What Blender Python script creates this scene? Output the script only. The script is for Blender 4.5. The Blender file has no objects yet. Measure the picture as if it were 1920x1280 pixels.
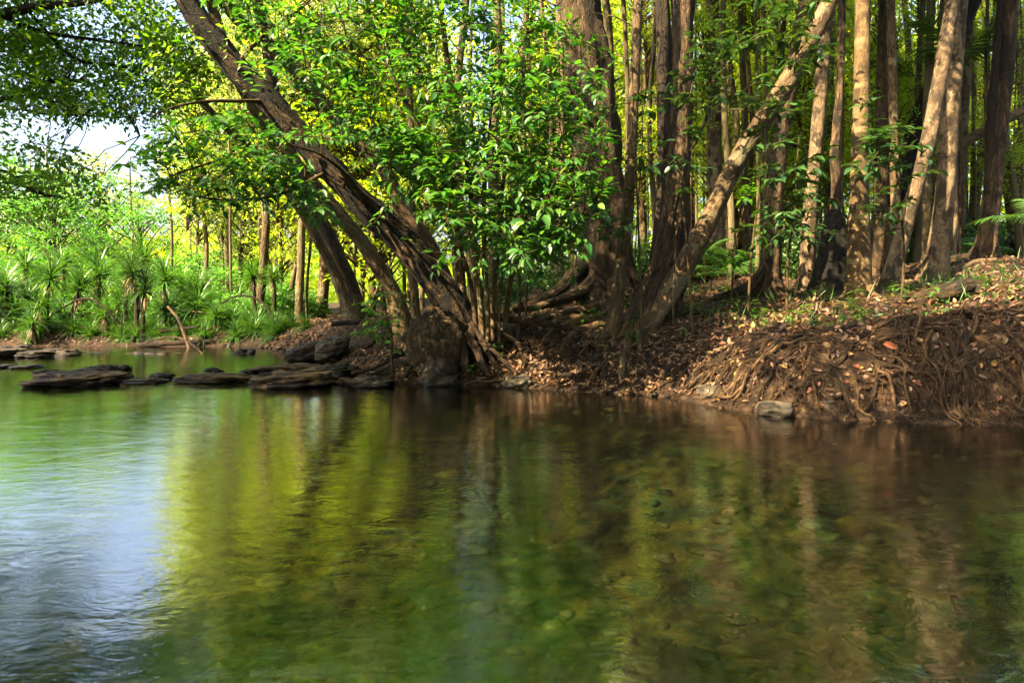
import bpy, math, random
import numpy as np
from mathutils import Vector, Matrix

# ------------------------------------------------------------------ camera, sky, sun, exposure
S = bpy.context.scene
C = S.collection
CAMZ, FPX, HORY = 1.1, 1280.0, 560.0          # eye height (m), focal length and horizon in photo pixels
cam_d = bpy.data.cameras.new('camera')
cam_d.sensor_width = 36.0
cam_d.lens = 24.0
cam_d.shift_y = -80.0 / 1920.0
cam_d.clip_start = 0.05
cam_d.clip_end = 2000.0
cam = bpy.data.objects.new('camera', cam_d)
C.objects.link(cam)
cam.location = (0, 0, CAMZ)
cam.rotation_euler = (math.radians(90), 0, 0)
S.camera = cam

SUN_ELEV = math.radians(43)
SUN_AZ = math.atan2(-0.82, -0.57)              # x, y of the direction towards the sun (left, behind the camera)
sun_dir = Vector((math.cos(SUN_ELEV) * math.sin(SUN_AZ), math.cos(SUN_ELEV) * math.cos(SUN_AZ), math.sin(SUN_ELEV)))
world = bpy.data.worlds.new('World')
S.world = world
world.use_nodes = True
wn = world.node_tree
for n in list(wn.nodes):
    wn.nodes.remove(n)
w_out = wn.nodes.new('ShaderNodeOutputWorld')
w_bg = wn.nodes.new('ShaderNodeBackground')
w_sky = wn.nodes.new('ShaderNodeTexSky')
w_sky.sky_type = 'NISHITA'
w_sky.sun_disc = False
w_sky.sun_elevation = SUN_ELEV
w_sky.sun_rotation = SUN_AZ
w_sky.air_density = 1.0
w_sky.dust_density = 6.0
w_sky.ozone_density = 1.0
w_bg.inputs['Strength'].default_value = 0.07
wn.links.new(w_sky.outputs[0], w_bg.inputs[0])
wn.links.new(w_bg.outputs[0], w_out.inputs[0])

sun_d = bpy.data.lights.new('sun', 'SUN')
sun_d.energy = 5.0
sun_d.angle = math.radians(0.53)
sun_d.color = (1.0, 0.76, 0.46)
sun = bpy.data.objects.new('sun', sun_d)
C.objects.link(sun)
sun.rotation_euler = sun_dir.to_track_quat('Z', 'Y').to_euler()
sun.location = (-20, -12, 25)

S.view_settings.view_transform = 'Standard'
S.view_settings.look = 'None'
S.view_settings.gamma = 1.0
S.view_settings.use_curve_mapping = False
S.view_settings.exposure = 3.25
S.render.engine = 'CYCLES'
cy = S.cycles
cy.use_denoising = True
cy.max_bounces = 8
cy.diffuse_bounces = 5
cy.glossy_bounces = 3
cy.transmission_bounces = 4
cy.transparent_max_bounces = 8
cy.caustics_reflective = False
cy.caustics_refractive = False
cy.sample_clamp_indirect = 6.0
cy.use_adaptive_sampling = True
cy.adaptive_threshold = 0.03

R = np.random.default_rng(7)
random.seed(7)

# ------------------------------------------------------------------ numeric helpers
def at(px, py, Y):
    """the point at depth Y metres that stands at photo pixel (px, py)"""
    return np.array([(px - 960.0) / FPX * Y, Y, CAMZ - (py - HORY) / FPX * Y])

def _hash(ix, iy, iz, seed):
    h = (ix.astype(np.uint32) * np.uint32(374761393) + iy.astype(np.uint32) * np.uint32(668265263)
         + iz.astype(np.uint32) * np.uint32(2246822519) + np.uint32((seed * 3266489917) & 0xffffffff))
    h = (h ^ (h >> np.uint32(13))) * np.uint32(1274126177)
    h = h ^ (h >> np.uint32(16))
    return h.astype(np.float64) / 4294967295.0

def vnoise(p, seed=0):
    p = np.asarray(p, float)
    f = np.floor(p)
    t = p - f
    t = t * t * (3 - 2 * t)
    i = f.astype(np.int64)
    out = 0
    for dx in (0, 1):
        for dy in (0, 1):
            for dz in (0, 1):
                w = ((t[:, 0] if dx else 1 - t[:, 0]) * (t[:, 1] if dy else 1 - t[:, 1]) * (t[:, 2] if dz else 1 - t[:, 2]))
                out = out + w * _hash(i[:, 0] + dx, i[:, 1] + dy, i[:, 2] + dz, seed)
    return out * 2 - 1

def fbm(p, oct=4, seed=0, gain=0.5):
    a, s, out = 1.0, 1.0, 0
    p = np.asarray(p, float)
    for o in range(oct):
        out = out + a * vnoise(p * s + 17.3 * o, seed + o)
        a *= gain
        s *= 2.03
    return out

def smooth(t):
    t = np.clip(t, 0, 1)
    return t * t * (3 - 2 * t)

def unit(v):
    v = np.asarray(v, float)
    return v / np.maximum(np.linalg.norm(v, axis=-1, keepdims=True), 1e-9)

def catmull(pts, n):
    """n points along a Catmull-Rom curve through rows of pts (any dimension)"""
    P = np.asarray(pts, float)
    if len(P) == 2:
        t = np.linspace(0, 1, n)[:, None]
        return P[0] * (1 - t) + P[1] * t
    P = np.vstack([2 * P[0] - P[1], P, 2 * P[-1] - P[-2]])
    m = len(P) - 3
    u = np.linspace(0, m - 1e-6, n)
    k = u.astype(int)
    t = (u - k)[:, None]
    a, b, c, d = P[k], P[k + 1], P[k + 2], P[k + 3]
    return 0.5 * (2 * b + (c - a) * t + (2 * a - 5 * b + 4 * c - d) * t ** 2 + (3 * b - a - 3 * c + d) * t ** 3)

# ------------------------------------------------------------------ mesh builder
class MB:
    """collects vertices and faces; build() links them as ONE mesh object"""
    def __init__(self):
        self.v, self.f3, self.f4, self.rest, self.n = [], [], [], [], 0
    def add(self, v, tris=None, quads=None, rest=None):
        v = np.asarray(v, float).reshape(-1, 3)
        self.v.append(v)
        self.rest.append(np.zeros_like(v) if rest is None else rest)
        if tris is not None and len(tris):
            self.f3.append(np.asarray(tris, int) + self.n)
        if quads is not None and len(quads):
            self.f4.append(np.asarray(quads, int) + self.n)
        self.n += len(v)
        return self
    def tube(self, path, rad, nseg=8, bump=0.0, bscale=6.0, flute=0.0, nfl=7, seed=0, cap=True, flare=None):
        path = np.asarray(path, float)
        rad = np.broadcast_to(np.asarray(rad, float), (len(path),))
        T = unit(np.gradient(path, axis=0))
        up = np.array([0.0, 1.0, 0.0]) if abs(T[0][1]) < 0.9 else np.array([1.0, 0, 0])
        U = np.zeros_like(path)
        u = unit(np.cross(T[0], up))
        for i in range(len(path)):
            u = unit(u - T[i] * np.dot(u, T[i]))
            U[i] = u
        W = np.cross(T, U)
        s = np.concatenate([[0], np.cumsum(np.linalg.norm(np.diff(path, axis=0), axis=1))])
        th = np.linspace(0, 2 * math.pi, nseg, endpoint=False)
        ct, st = np.cos(th), np.sin(th)
        rr = np.repeat(rad[:, None], nseg, 1)
        rest = np.stack([rr * ct, rr * st, np.repeat(s[:, None], nseg, 1)], -1)
        if flare is not None:                  # (strength, height, lobes): swollen, lobed foot at the START of the path
            a, hgt, nl = flare
            lob = np.clip(0.55 + 0.6 * np.cos(th * nl + seed) + 0.25 * np.cos(th * (nl + 2) + 2.1 * seed), 0, None)
            rr = rr * (1 + a * np.exp(-s[:, None] / hgt) * lob[None, :])
        if bump or flute:
            q = rest.reshape(-1, 3)
            if flute:
                fl = np.cos(th[None, :] * nfl + 1.3 * vnoise(np.stack([s * 0.7, s * 0, s * 0 + seed], 1), seed)[:, None] * 3)
                rr = rr * (1 + flute * fl)
            if bump:
                qq = q * np.array([bscale, bscale, bscale * 0.28]) + seed * 3.7
                b = fbm(qq, 4, seed).reshape(rr.shape)
                b2 = fbm(q * np.array([1.5, 1.5, 1.2]) + 9.1 + seed, 2, seed + 5).reshape(rr.shape)
                rr = rr * (1 + bump * b + bump * 0.8 * b2)
        V = path[:, None, :] + U[:, None, :] * (rr * ct)[..., None] + W[:, None, :] * (rr * st)[..., None]
        m = len(path)
        i = np.arange(m - 1)[:, None] * nseg
        j = np.arange(nseg)[None, :]
        j2 = (j + 1) % nseg
        quads = np.stack([i + j, i + j2, i + nseg + j2, i + nseg + j], -1).reshape(-1, 4)
        V = V.reshape(-1, 3)
        rest = rest.reshape(-1, 3)
        tris = None
        if cap:
            V = np.vstack([V, path[0] - T[0] * 0, path[-1] + T[-1] * rad[-1] * 0.4])
            rest = np.vstack([rest, [[0, 0, 0], [0, 0, s[-1]]]])
            c0, c1 = m * nseg, m * nseg + 1
            a = np.arange(nseg)
            b = (a + 1) % nseg
            tris = np.vstack([np.stack([np.full(nseg, c0), b, a], 1),
                              np.stack([np.full(nseg, c1), (m - 1) * nseg + a, (m - 1) * nseg + b], 1)])
        return self.add(V, tris, quads, rest)
    def mesh(self, name, mat, off=(0, 0, 0), smooth_sh=True, rest=True):
        V = np.vstack(self.v) - np.asarray(off, float)
        me = bpy.data.meshes.new(name)
        t = np.vstack(self.f3) if self.f3 else np.zeros((0, 3), int)
        q = np.vstack(self.f4) if self.f4 else np.zeros((0, 4), int)
        me.vertices.add(len(V))
        me.vertices.foreach_set('co', V.astype(np.float32).ravel())
        nl = t.size + q.size
        me.loops.add(nl)
        me.loops.foreach_set('vertex_index', np.concatenate([t.ravel(), q.ravel()]).astype(np.int32))
        npoly = len(t) + len(q)
        me.polygons.add(npoly)
        ls = np.concatenate([np.arange(len(t)) * 3, t.size + np.arange(len(q)) * 4]).astype(np.int32)
        me.polygons.foreach_set('loop_start', ls)
        if smooth_sh:
            me.polygons.foreach_set('use_smooth', np.ones(npoly, bool))
        me.update(calc_edges=True)
        if rest:
            at_ = me.attributes.new('rest', 'FLOAT_VECTOR', 'POINT')
            at_.data.foreach_set('vector', np.vstack(self.rest).astype(np.float32).ravel())
        me.materials.append(mat)
        return me
    def build(self, name, mat, parent=None, off=None, smooth_sh=True, rest=True):
        if off is None:
            off = tuple(parent['_base']) if parent is not None and '_base' in parent else (0, 0, 0)
        return obj(name, self.mesh(name, mat, off, smooth_sh, rest), parent)

def obj(name, me, parent=None):
    o = bpy.data.objects.new(name, me)
    C.objects.link(o)
    if parent is not None:
        o.parent = parent
    return o

def tag(o, label=None, cat=None, group=None, kind=None):
    if label: o['label'] = label
    if cat: o['category'] = cat
    if group: o['group'] = group
    if kind: o['kind'] = kind
    return o

def empty(name, loc, label=None, cat=None, group=None):
    o = bpy.data.objects.new(name, None)
    C.objects.link(o)
    o.location = tuple(float(a) for a in loc)
    o.empty_display_size = 0.2
    o['_base'] = [float(a) for a in loc]
    tag(o, label, cat, group)
    return o

# ------------------------------------------------------------------ materials
def new_mat(name):
    m = bpy.data.materials.new(name)
    m.use_nodes = True
    nt = m.node_tree
    for n in list(nt.nodes):
        nt.nodes.remove(n)
    out = nt.nodes.new('ShaderNodeOutputMaterial')
    return m, nt, out

def nd(nt, t, **kw):
    n = nt.nodes.new(t)
    for k, v in kw.items():
        if k.startswith('i_'):
            n.inputs[k[2:].replace('_', ' ')].default_value = v
        else:
            setattr(n, k, v)
    return n

def ramp(nt, fac, stops, interp='LINEAR'):
    r = nt.nodes.new('ShaderNodeValToRGB')
    r.color_ramp.interpolation = interp
    els = r.color_ramp.elements
    while len(els) < len(stops):
        els.new(0.5)
    for e, (p, c) in zip(els, stops):
        e.position = p
        e.color = (*c, 1)
    nt.links.new(fac, r.inputs[0])
    return r

def mixc(nt, fac, a, b, mode='MIX'):
    m = nt.nodes.new('ShaderNodeMix')
    m.data_type = 'RGBA'
    m.blend_type = mode
    for sock, v in ((m.inputs[0], fac), (m.inputs[6], a), (m.inputs[7], b)):
        if hasattr(v, 'links'):
            nt.links.new(v, sock)
        elif isinstance(v, (int, float)):
            sock.default_value = v
        else:
            sock.default_value = (*v, 1)
    return m.outputs[2]

def noise_tex(nt, vec, scale, detail=4, rough=0.55, dist=0.0):
    n = nt.nodes.new('ShaderNodeTexNoise')
    n.inputs['Scale'].default_value = scale
    n.inputs['Detail'].default_value = detail
    n.inputs['Roughness'].default_value = rough
    n.inputs['Distortion'].default_value = dist
    if vec is not None:
        nt.links.new(vec, n.inputs['Vector'])
    return n

def mapping(nt, vec, scale):
    m = nt.nodes.new('ShaderNodeMapping')
    m.inputs['Scale'].default_value = scale
    nt.links.new(vec, m.inputs['Vector'])
    return m.outputs[0]

def leaf_mat(name, cols, trans=0.4, rough=0.42, tcol=None, spec=0.5):
    """leaf blade: glossy skin plus light shining through; tint differs from leaf to leaf"""
    m, nt, out = new_mat(name)
    g = nt.nodes.new('ShaderNodeNewGeometry')
    oi = nt.nodes.new('ShaderNodeObjectInfo')
    ad = nd(nt, 'ShaderNodeMath', operation='ADD')
    nt.links.new(g.outputs['Random Per Island'], ad.inputs[0])
    nt.links.new(oi.outputs['Random'], ad.inputs[1])
    fr = nd(nt, 'ShaderNodeMath', operation='FRACT')
    nt.links.new(ad.outputs[0], fr.inputs[0])
    k = len(cols)
    r = ramp(nt, fr.outputs[0], [(i / (k - 1), c) for i, c in enumerate(cols)])
    p = nt.nodes.new('ShaderNodeBsdfPrincipled')
    p.inputs['Roughness'].default_value = rough
    p.inputs['Specular IOR Level'].default_value = spec
    nt.links.new(r.outputs[0], p.inputs['Base Color'])
    t = nt.nodes.new('ShaderNodeBsdfTranslucent')
    tc = mixc(nt, 1.0, r.outputs[0], tcol or (2.2, 1.9, 0.6), 'MULTIPLY')
    nt.links.new(tc, t.inputs['Color'])
    mx = nt.nodes.new('ShaderNodeMixShader')
    mx.inputs[0].default_value = trans
    nt.links.new(p.outputs[0], mx.inputs[1])
    nt.links.new(t.outputs[0], mx.inputs[2])
    nt.links.new(mx.outputs[0], out.inputs[0])
    return m

def bark_mat(name, c_dark, c_mid, c_light, scale=9.0, stretch=0.14, bump=0.6, patch=None, patch_cov=0.5, patch_scale=5.0, ring=0.0, rough=0.9, crack=0.75):
    m, nt, out = new_mat(name)
    a = nt.nodes.new('ShaderNodeAttribute')
    a.attribute_name = 'rest'
    oi = nt.nodes.new('ShaderNodeObjectInfo')
    va = nd(nt, 'ShaderNodeVectorMath', operation='ADD')
    nt.links.new(a.outputs['Vector'], va.inputs[0])
    cmb = nt.nodes.new('ShaderNodeCombineXYZ')
    ml = nd(nt, 'ShaderNodeMath', operation='MULTIPLY')
    ml.inputs[1].default_value = 37.0
    nt.links.new(oi.outputs['Random'], ml.inputs[0])
    for i in range(3):
        nt.links.new(ml.outputs[0], cmb.inputs[i])
    nt.links.new(cmb.outputs[0], va.inputs[1])
    vec = va.outputs[0]
    n1 = noise_tex(nt, mapping(nt, vec, (1, 1, stretch)), scale * 2.0, 8, 0.7, 0.6)
    n2 = noise_tex(nt, mapping(nt, vec, (1, 1, 0.5)), 2.2, 4, 0.6)
    n3 = noise_tex(nt, mapping(nt, vec, (1, 1, 0.6)), scale * 5, 4, 0.6)
    mn = nd(nt, 'ShaderNodeMath', operation='ADD')
    h1 = nd(nt, 'ShaderNodeMath', operation='MULTIPLY'); h1.inputs[1].default_value = 0.62
    h2 = nd(nt, 'ShaderNodeMath', operation='MULTIPLY'); h2.inputs[1].default_value = 0.38
    nt.links.new(n1.outputs[0], h1.inputs[0]); nt.links.new(n2.outputs[0], h2.inputs[0])
    nt.links.new(h1.outputs[0], mn.inputs[0]); nt.links.new(h2.outputs[0], mn.inputs[1])
    r = ramp(nt, mn.outputs[0], [(0.40, c_dark), (0.5, c_mid), (0.61, c_light)])
    col = mixc(nt, 0.35, r.outputs[0], n3.outputs['Fac'], 'OVERLAY')
    vo = nt.nodes.new('ShaderNodeTexVoronoi')
    vo.feature = 'DISTANCE_TO_EDGE'
    vo.inputs['Scale'].default_value = 16.0
    wob = noise_tex(nt, vec, 7.0, 3, 0.6)
    wa = nd(nt, 'ShaderNodeVectorMath', operation='MULTIPLY_ADD')
    wa.inputs[1].default_value = (0.10, 0.10, 0.3)
    nt.links.new(wob.outputs['Color'], wa.inputs[0]); nt.links.new(vec, wa.inputs[2])
    nt.links.new(mapping(nt, wa.outputs[0], (1, 1, 0.22)), vo.inputs['Vector'])
    cr = ramp(nt, vo.outputs['Distance'], [(0.0, (0.25, 0.22, 0.2)), (0.16, (1, 1, 1))])
    col = mixc(nt, crack, col, cr.outputs[0], 'MULTIPLY')
    hs = nd(nt, 'ShaderNodeHueSaturation'); hs.inputs['Saturation'].default_value = 1.0
    nt.links.new(col, hs.inputs['Color'])
    col = hs.outputs[0]
    if patch:
        pn = noise_tex(nt, mapping(nt, vec, (1, 1, 0.55)), patch_scale, 5, 0.62, 0.4)
        pr = ramp(nt, pn.outputs[0], [(1 - patch_cov - 0.03, (0, 0, 0)), (1 - patch_cov + 0.03, (1, 1, 1))])
        col = mixc(nt, pr.outputs[0], col, patch)
    if ring:
        wv = nt.nodes.new('ShaderNodeTexWave')
        wv.wave_type = 'BANDS'; wv.bands_direction = 'Z'
        wv.inputs['Scale'].default_value = ring
        wv.inputs['Distortion'].default_value = 0.6
        nt.links.new(vec, wv.inputs['Vector'])
        rr = ramp(nt, wv.outputs['Fac'], [(0.93, (0, 0, 0)), (0.985, (1, 1, 1))])
        col = mixc(nt, rr.outputs[0], col, c_light)
    p = nt.nodes.new('ShaderNodeBsdfPrincipled')
    p.inputs['Roughness'].default_value = rough
    p.inputs['Specular IOR Level'].default_value = 0.25
    nt.links.new(col, p.inputs['Base Color'])
    b1 = nt.nodes.new('ShaderNodeBump')
    b1.inputs['Strength'].default_value = bump
    b1.inputs['Distance'].default_value = 0.07
    nt.links.new(n1.outputs[0], b1.inputs['Height'])
    b2 = nt.nodes.new('ShaderNodeBump')
    b2.inputs['Strength'].default_value = bump * 0.6
    b2.inputs['Distance'].default_value = 0.03
    nt.links.new(cr.outputs[0], b2.inputs['Height'])
    nt.links.new(b1.outputs[0], b2.inputs['Normal'])
    nt.links.new(b2.outputs[0], p.inputs['Normal'])
    nt.links.new(p.outputs[0], out.inputs[0])
    return m

def rock_mat(name, c1, c2, c3, strata=3.0, rough=0.75, wetband=True):
    m, nt, out = new_mat(name)
    tc = nt.nodes.new('ShaderNodeTexCoord')
    vec = tc.outputs['Object']
    n1 = noise_tex(nt, mapping(nt, vec, (1, 1, strata)), 4.0, 8, 0.65, 0.5)
    n2 = noise_tex(nt, vec, 22.0, 5, 0.7)
    r = ramp(nt, n1.outputs[0], [(0.40, c1), (0.5, c2), (0.62, c3)] if wetband else [(0.25, c1), (0.5, c2), (0.75, c3)])
    col = mixc(nt, 0.4, r.outputs[0], n2.outputs['Fac'], 'OVERLAY')
    g = nt.nodes.new('ShaderNodeNewGeometry')
    sx = nt.nodes.new('ShaderNodeSeparateXYZ')
    nt.links.new(g.outputs['Position'], sx.inputs[0])
    wet = nd(nt, 'ShaderNodeMapRange')          # the wetted band at the waterline: darker, shinier stone
    wet.inputs['From Min'].default_value = 0.03
    wet.inputs['From Max'].default_value = 0.07
    nt.links.new(sx.outputs[2], wet.inputs[0])
    dk = mixc(nt, 1.0, col, (0.4, 0.4, 0.38) if wetband else (1, 1, 1), 'MULTIPLY')
    col2 = mixc(nt, wet.outputs[0], dk, col)
    p = nt.nodes.new('ShaderNodeBsdfPrincipled')
    nt.links.new(col2, p.inputs['Base Color'])
    rg = nd(nt, 'ShaderNodeMapRange')
    p.inputs['Specular IOR Level'].default_value = 0.2
    rg.inputs['To Min'].default_value = 0.4
    rg.inputs['To Max'].default_value = rough
    nt.links.new(wet.outputs[0], rg.inputs[0])
    nt.links.new(rg.outputs[0], p.inputs['Roughness'])
    b = nt.nodes.new('ShaderNodeBump'); b.inputs['Strength'].default_value = 1.0 if wetband else .15; b.inputs['Distance'].default_value = 0.09
    nt.links.new(n1.outputs[0], b.inputs['Height'])
    b2 = nt.nodes.new('ShaderNodeBump'); b2.inputs['Strength'].default_value = 0.5; b2.inputs['Distance'].default_value = 0.01
    nt.links.new(n2.outputs[0], b2.inputs['Height']); nt.links.new(b.outputs[0], b2.inputs['Normal'])
    nt.links.new(b2.outputs[0], p.inputs['Normal'])
    nt.links.new(p.outputs[0], out.inputs[0])
    return m

M = {}
M['fig_leaf'] = leaf_mat('fig_leaf', [(0.0155, 0.0731, 0.0120), (0.0275, 0.1075, 0.0138), (0.0430, 0.1376, 0.0138), (0.0206, 0.0860, 0.0155), (0.0731, 0.1462, 0.0155), (0.0189, 0.0774, 0.0138)], 0.42, 0.40, (2.0, 2.0, 0.6))
M['dark_leaf'] = leaf_mat('dark_leaf', [(0.012, 0.038, 0.014), (0.018, 0.055, 0.016), (0.03, 0.075, 0.014)], 0.28, 0.32)
M['canopy_leaf'] = leaf_mat('canopy_leaf', [(0.03, 0.10, 0.012), (0.05, 0.13, 0.012), (0.08, 0.16, 0.015)], 0.6, 0.45, (2.8, 2.4, 0.6))
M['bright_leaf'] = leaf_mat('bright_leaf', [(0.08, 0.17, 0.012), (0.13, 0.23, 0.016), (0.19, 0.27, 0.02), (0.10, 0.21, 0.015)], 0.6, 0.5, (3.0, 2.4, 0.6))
M['glare_leaf'] = leaf_mat('glare_leaf', [(0.13, 0.21, 0.05), (0.20, 0.27, 0.07), (0.25, 0.28, 0.10)], 0.5, 0.5, (1.7, 1.7, 0.8))  # pale yellow sun glare put into the leaf colour
M['fresh_leaf'] = leaf_mat('fresh_leaf', [(0.0301, 0.1032, 0.0172), (0.0473, 0.1376, 0.0215), (0.0688, 0.1634, 0.0258)], 0.55, 0.5, (2.0, 2.2, 0.8))
M['young_leaf'] = leaf_mat('young_leaf', [(0.0301, 0.1075, 0.0120), (0.0516, 0.1462, 0.0155), (0.0430, 0.1290, 0.0120)], 0.45, 0.45)
M['strap_leaf'] = leaf_mat('strap_leaf', [(0.018, 0.062, 0.012), (0.03, 0.095, 0.016), (0.045, 0.125, 0.018)], 0.35, 0.38)
M['strap_dark'] = leaf_mat('strap_dark', [(0.010, 0.036, 0.008), (0.016, 0.052, 0.010), (0.028, 0.075, 0.012)], 0.3, 0.38)
M['dead_strap'] = leaf_mat('dead_strap', [(0.16, 0.10, 0.05), (0.22, 0.15, 0.08), (0.12, 0.08, 0.05)], 0.2, 0.7, (1.3, 1.1, 0.8))
M['palm_leaf'] = leaf_mat('palm_leaf', [(0.0155, 0.0516, 0.0103), (0.0258, 0.0731, 0.0120), (0.0387, 0.0946, 0.0155)], 0.35, 0.4)
M['litter'] = leaf_mat('litter', [(0.0430, 0.0241, 0.0120), (0.0860, 0.0430, 0.0189), (0.0516, 0.0301, 0.0172), (0.1462, 0.0731, 0.0301), (0.2064, 0.1290, 0.0602), (0.1118, 0.0387, 0.0172), (0.0688, 0.0473, 0.0301)], 0.2, 0.65, (1.5, 1.1, 0.6))
M['ground_cover'] = leaf_mat('ground_cover', [(0.0189, 0.0559, 0.0103), (0.0301, 0.0817, 0.0112), (0.0387, 0.0946, 0.0120)], 0.4, 0.5)
M['bark_mossy'] = bark_mat('bark_mossy', (0.0096, 0.0064, 0.0032), (0.0320, 0.0200, 0.0096), (0.0960, 0.0608, 0.0272), 8, 0.45, 1.0, (0.0040, 0.0036, 0.0024), 0.53, 5.5)
M['bark_tan'] = bark_mat('bark_tan', (0.0248, 0.0163, 0.0077), (0.0735, 0.0480, 0.0217), (0.1277, 0.0890, 0.0414), 9, 0.4, 0.9, (0.1006, 0.0890, 0.0509), 0.42, 5.0, crack=0.5)
M['bark_brown'] = bark_mat('bark_brown', (0.0115, 0.0072, 0.0035), (0.0490, 0.0310, 0.0142), (0.1080, 0.0720, 0.0343), 10, 0.16, 1.0, (0.0086, 0.0065, 0.0035), 0.44, 4.0)
M['bark_pale'] = bark_mat('bark_pale', (0.0430, 0.0292, 0.0155), (0.0903, 0.0636, 0.0353), (0.1462, 0.1135, 0.0688), 6, 0.7, 0.5, (0.0241, 0.0172, 0.0095), 0.47, 6.5, crack=0.2)
M['bark_ring'] = bark_mat('bark_ring', (0.0425, 0.0272, 0.0103), (0.0722, 0.0468, 0.0187), (0.1105, 0.0795, 0.0359), 7, 0.8, 0.4, (0.0340, 0.0218, 0.0086), 0.46, 5.0, ring=0.55, crack=0.15)
M['bark_dark'] = bark_mat('bark_dark', (0.0039, 0.0027, 0.0014), (0.0138, 0.0086, 0.0038), (0.0356, 0.0218, 0.0088), 12, 0.12, 1.0)
M['bark_char'] = bark_mat('bark_char', (0.0016, 0.0014, 0.0008), (0.0047, 0.0039, 0.0022), (0.0178, 0.0129, 0.0065), 14, 0.08, 1.0)
M['bark_grey'] = bark_mat('bark_grey', (0.0383, 0.0284, 0.0132), (0.0765, 0.0607, 0.0286), (0.1190, 0.1004, 0.0517), 8, 0.3, 0.6, crack=0.15)
M['twig'] = bark_mat('twig', (0.0197, 0.0131, 0.0053), (0.0494, 0.0330, 0.0124), (0.0840, 0.0584, 0.0217), 30, 0.3, 0.4)
M['root'] = bark_mat('root', (0.0095, 0.0059, 0.0026), (0.0301, 0.0181, 0.0073), (0.0570, 0.0358, 0.0149), 14, 0.25, 1.0)
M['rootpale'] = bark_mat('rootpale', (0.0202, 0.0115, 0.0052), (0.0662, 0.0380, 0.0162), (0.1210, 0.0749, 0.0331), 20, 0.4, 0.7)
M['burl'] = bark_mat('burl', (0.0119, 0.0078, 0.0032), (0.0435, 0.0292, 0.0120), (0.0790, 0.0565, 0.0240), 7, 0.9, 1.0, (0.0059, 0.0042, 0.0022), 0.42, 9.0)
M['rock'] = rock_mat('rock', (0.0064, 0.0040, 0.0016), (0.0360, 0.0216, 0.0088), (0.1200, 0.0720, 0.0304), 1.6)
M['rock_grey'] = rock_mat('rock_grey', (0.0200, 0.0176, 0.0144), (0.0480, 0.0400, 0.0272), (0.1200, 0.1000, 0.0680), 2.0)
M['rock_dark'] = rock_mat('rock_dark', (0.0048, 0.0040, 0.0032), (0.0144, 0.0112, 0.0080), (0.0520, 0.0400, 0.0240), 1.5)
M['bedrock'] = rock_mat('bedrock', (0.050, 0.055, 0.028), (0.100, 0.105, 0.050), (0.170, 0.170, 0.095), 1.0, .75, False)
M['bed_yellow'] = rock_mat('bed_yellow', (0.110, 0.085, 0.020), (0.190, 0.145, 0.030), (0.250, 0.200, 0.060), 1.0, .75, False)
M['bed_teal'] = rock_mat('bed_teal', (0.050, 0.085, 0.060), (0.100, 0.160, 0.120), (0.160, 0.220, 0.170), 1.0, .75, False)

# ------------------------------------------------------------------ terrain: banks, riverbed
RIGHT = np.array([(7, -60), (7, -5), (8, 2), (9, 4.4), (6.5, 5.3), (4.4, 5.92), (3.4, 6.15), (2.75, 6.35), (2.3, 6.75), (1.8, 7.65), (0.9, 8.12),
                  (0.27, 8.42), (-0.3, 8.72), (-0.69, 8.8), (-1.6, 8.95), (-2.1, 9.5), (-2.9, 11.0), (-3.7, 12.6), (-4.6, 14.2), (-5.8, 15.7),
                  (-9, 16.0), (-13, 15.6), (-20, 16.5), (-60, 20), (-400, 60), (-400, 900), (500, 900), (500, -60)], float)
LEFT = np.array([(-400, 30), (-60, 12), (-20, 10.5), (-14, 10.4), (-10, 9.6), (-8.6, 7.5), (-7.9, 4), (-7.6, 0), (-8, -6), (-11, -60), (-400, -60)], float)

def sdist_exact(x, y):
    """signed distance to the shore, positive on land"""
    P = np.stack([x, y], -1)
    d = np.full(x.shape, 1e9)
    inside = np.zeros(x.shape, bool)
    for poly in (RIGHT, LEFT):
        ins = np.zeros(x.shape, bool)
        for a, b in zip(poly, np.roll(poly, -1, 0)):
            ab = b - a
            t = np.clip(((P - a) @ ab) / (ab @ ab), 0, 1)
            d = np.minimum(d, np.linalg.norm(P - (a + t[..., None] * ab), axis=-1))
            c = (a[1] > y) != (b[1] > y)
            xi = a[0] + (y - a[1]) / (b[1] - a[1] + 1e-12) * ab[0]
            ins ^= c & (x < xi)
        inside |= ins
    return np.where(inside, d, -d)

SG0, SGS, SGN = (-14.0, 3.0), 0.05, (521, 361)
_sx, _sy = np.meshgrid(SG0[0] + np.arange(SGN[0]) * SGS, SG0[1] + np.arange(SGN[1]) * SGS, indexing='ij')
SGRID = sdist_exact(_sx, _sy)
def sdist(x, y):
    x = np.asarray(x, float); y = np.asarray(y, float)
    u = (x - SG0[0]) / SGS; v = (y - SG0[1]) / SGS
    ins = (u >= 0) & (v >= 0) & (u < SGN[0] - 1) & (v < SGN[1] - 1)
    i = np.clip(u, 0, SGN[0] - 2).astype(int); j = np.clip(v, 0, SGN[1] - 2).astype(int)
    a, b = u - i, v - j
    r = SGRID[i, j] * (1 - a) * (1 - b) + SGRID[i + 1, j] * a * (1 - b) + SGRID[i, j + 1] * (1 - a) * b + SGRID[i + 1, j + 1] * a * b
    if not ins.all():
        r = np.array(r); r[~ins] = sdist_exact(x[~ins], y[~ins])
    return r

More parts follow.
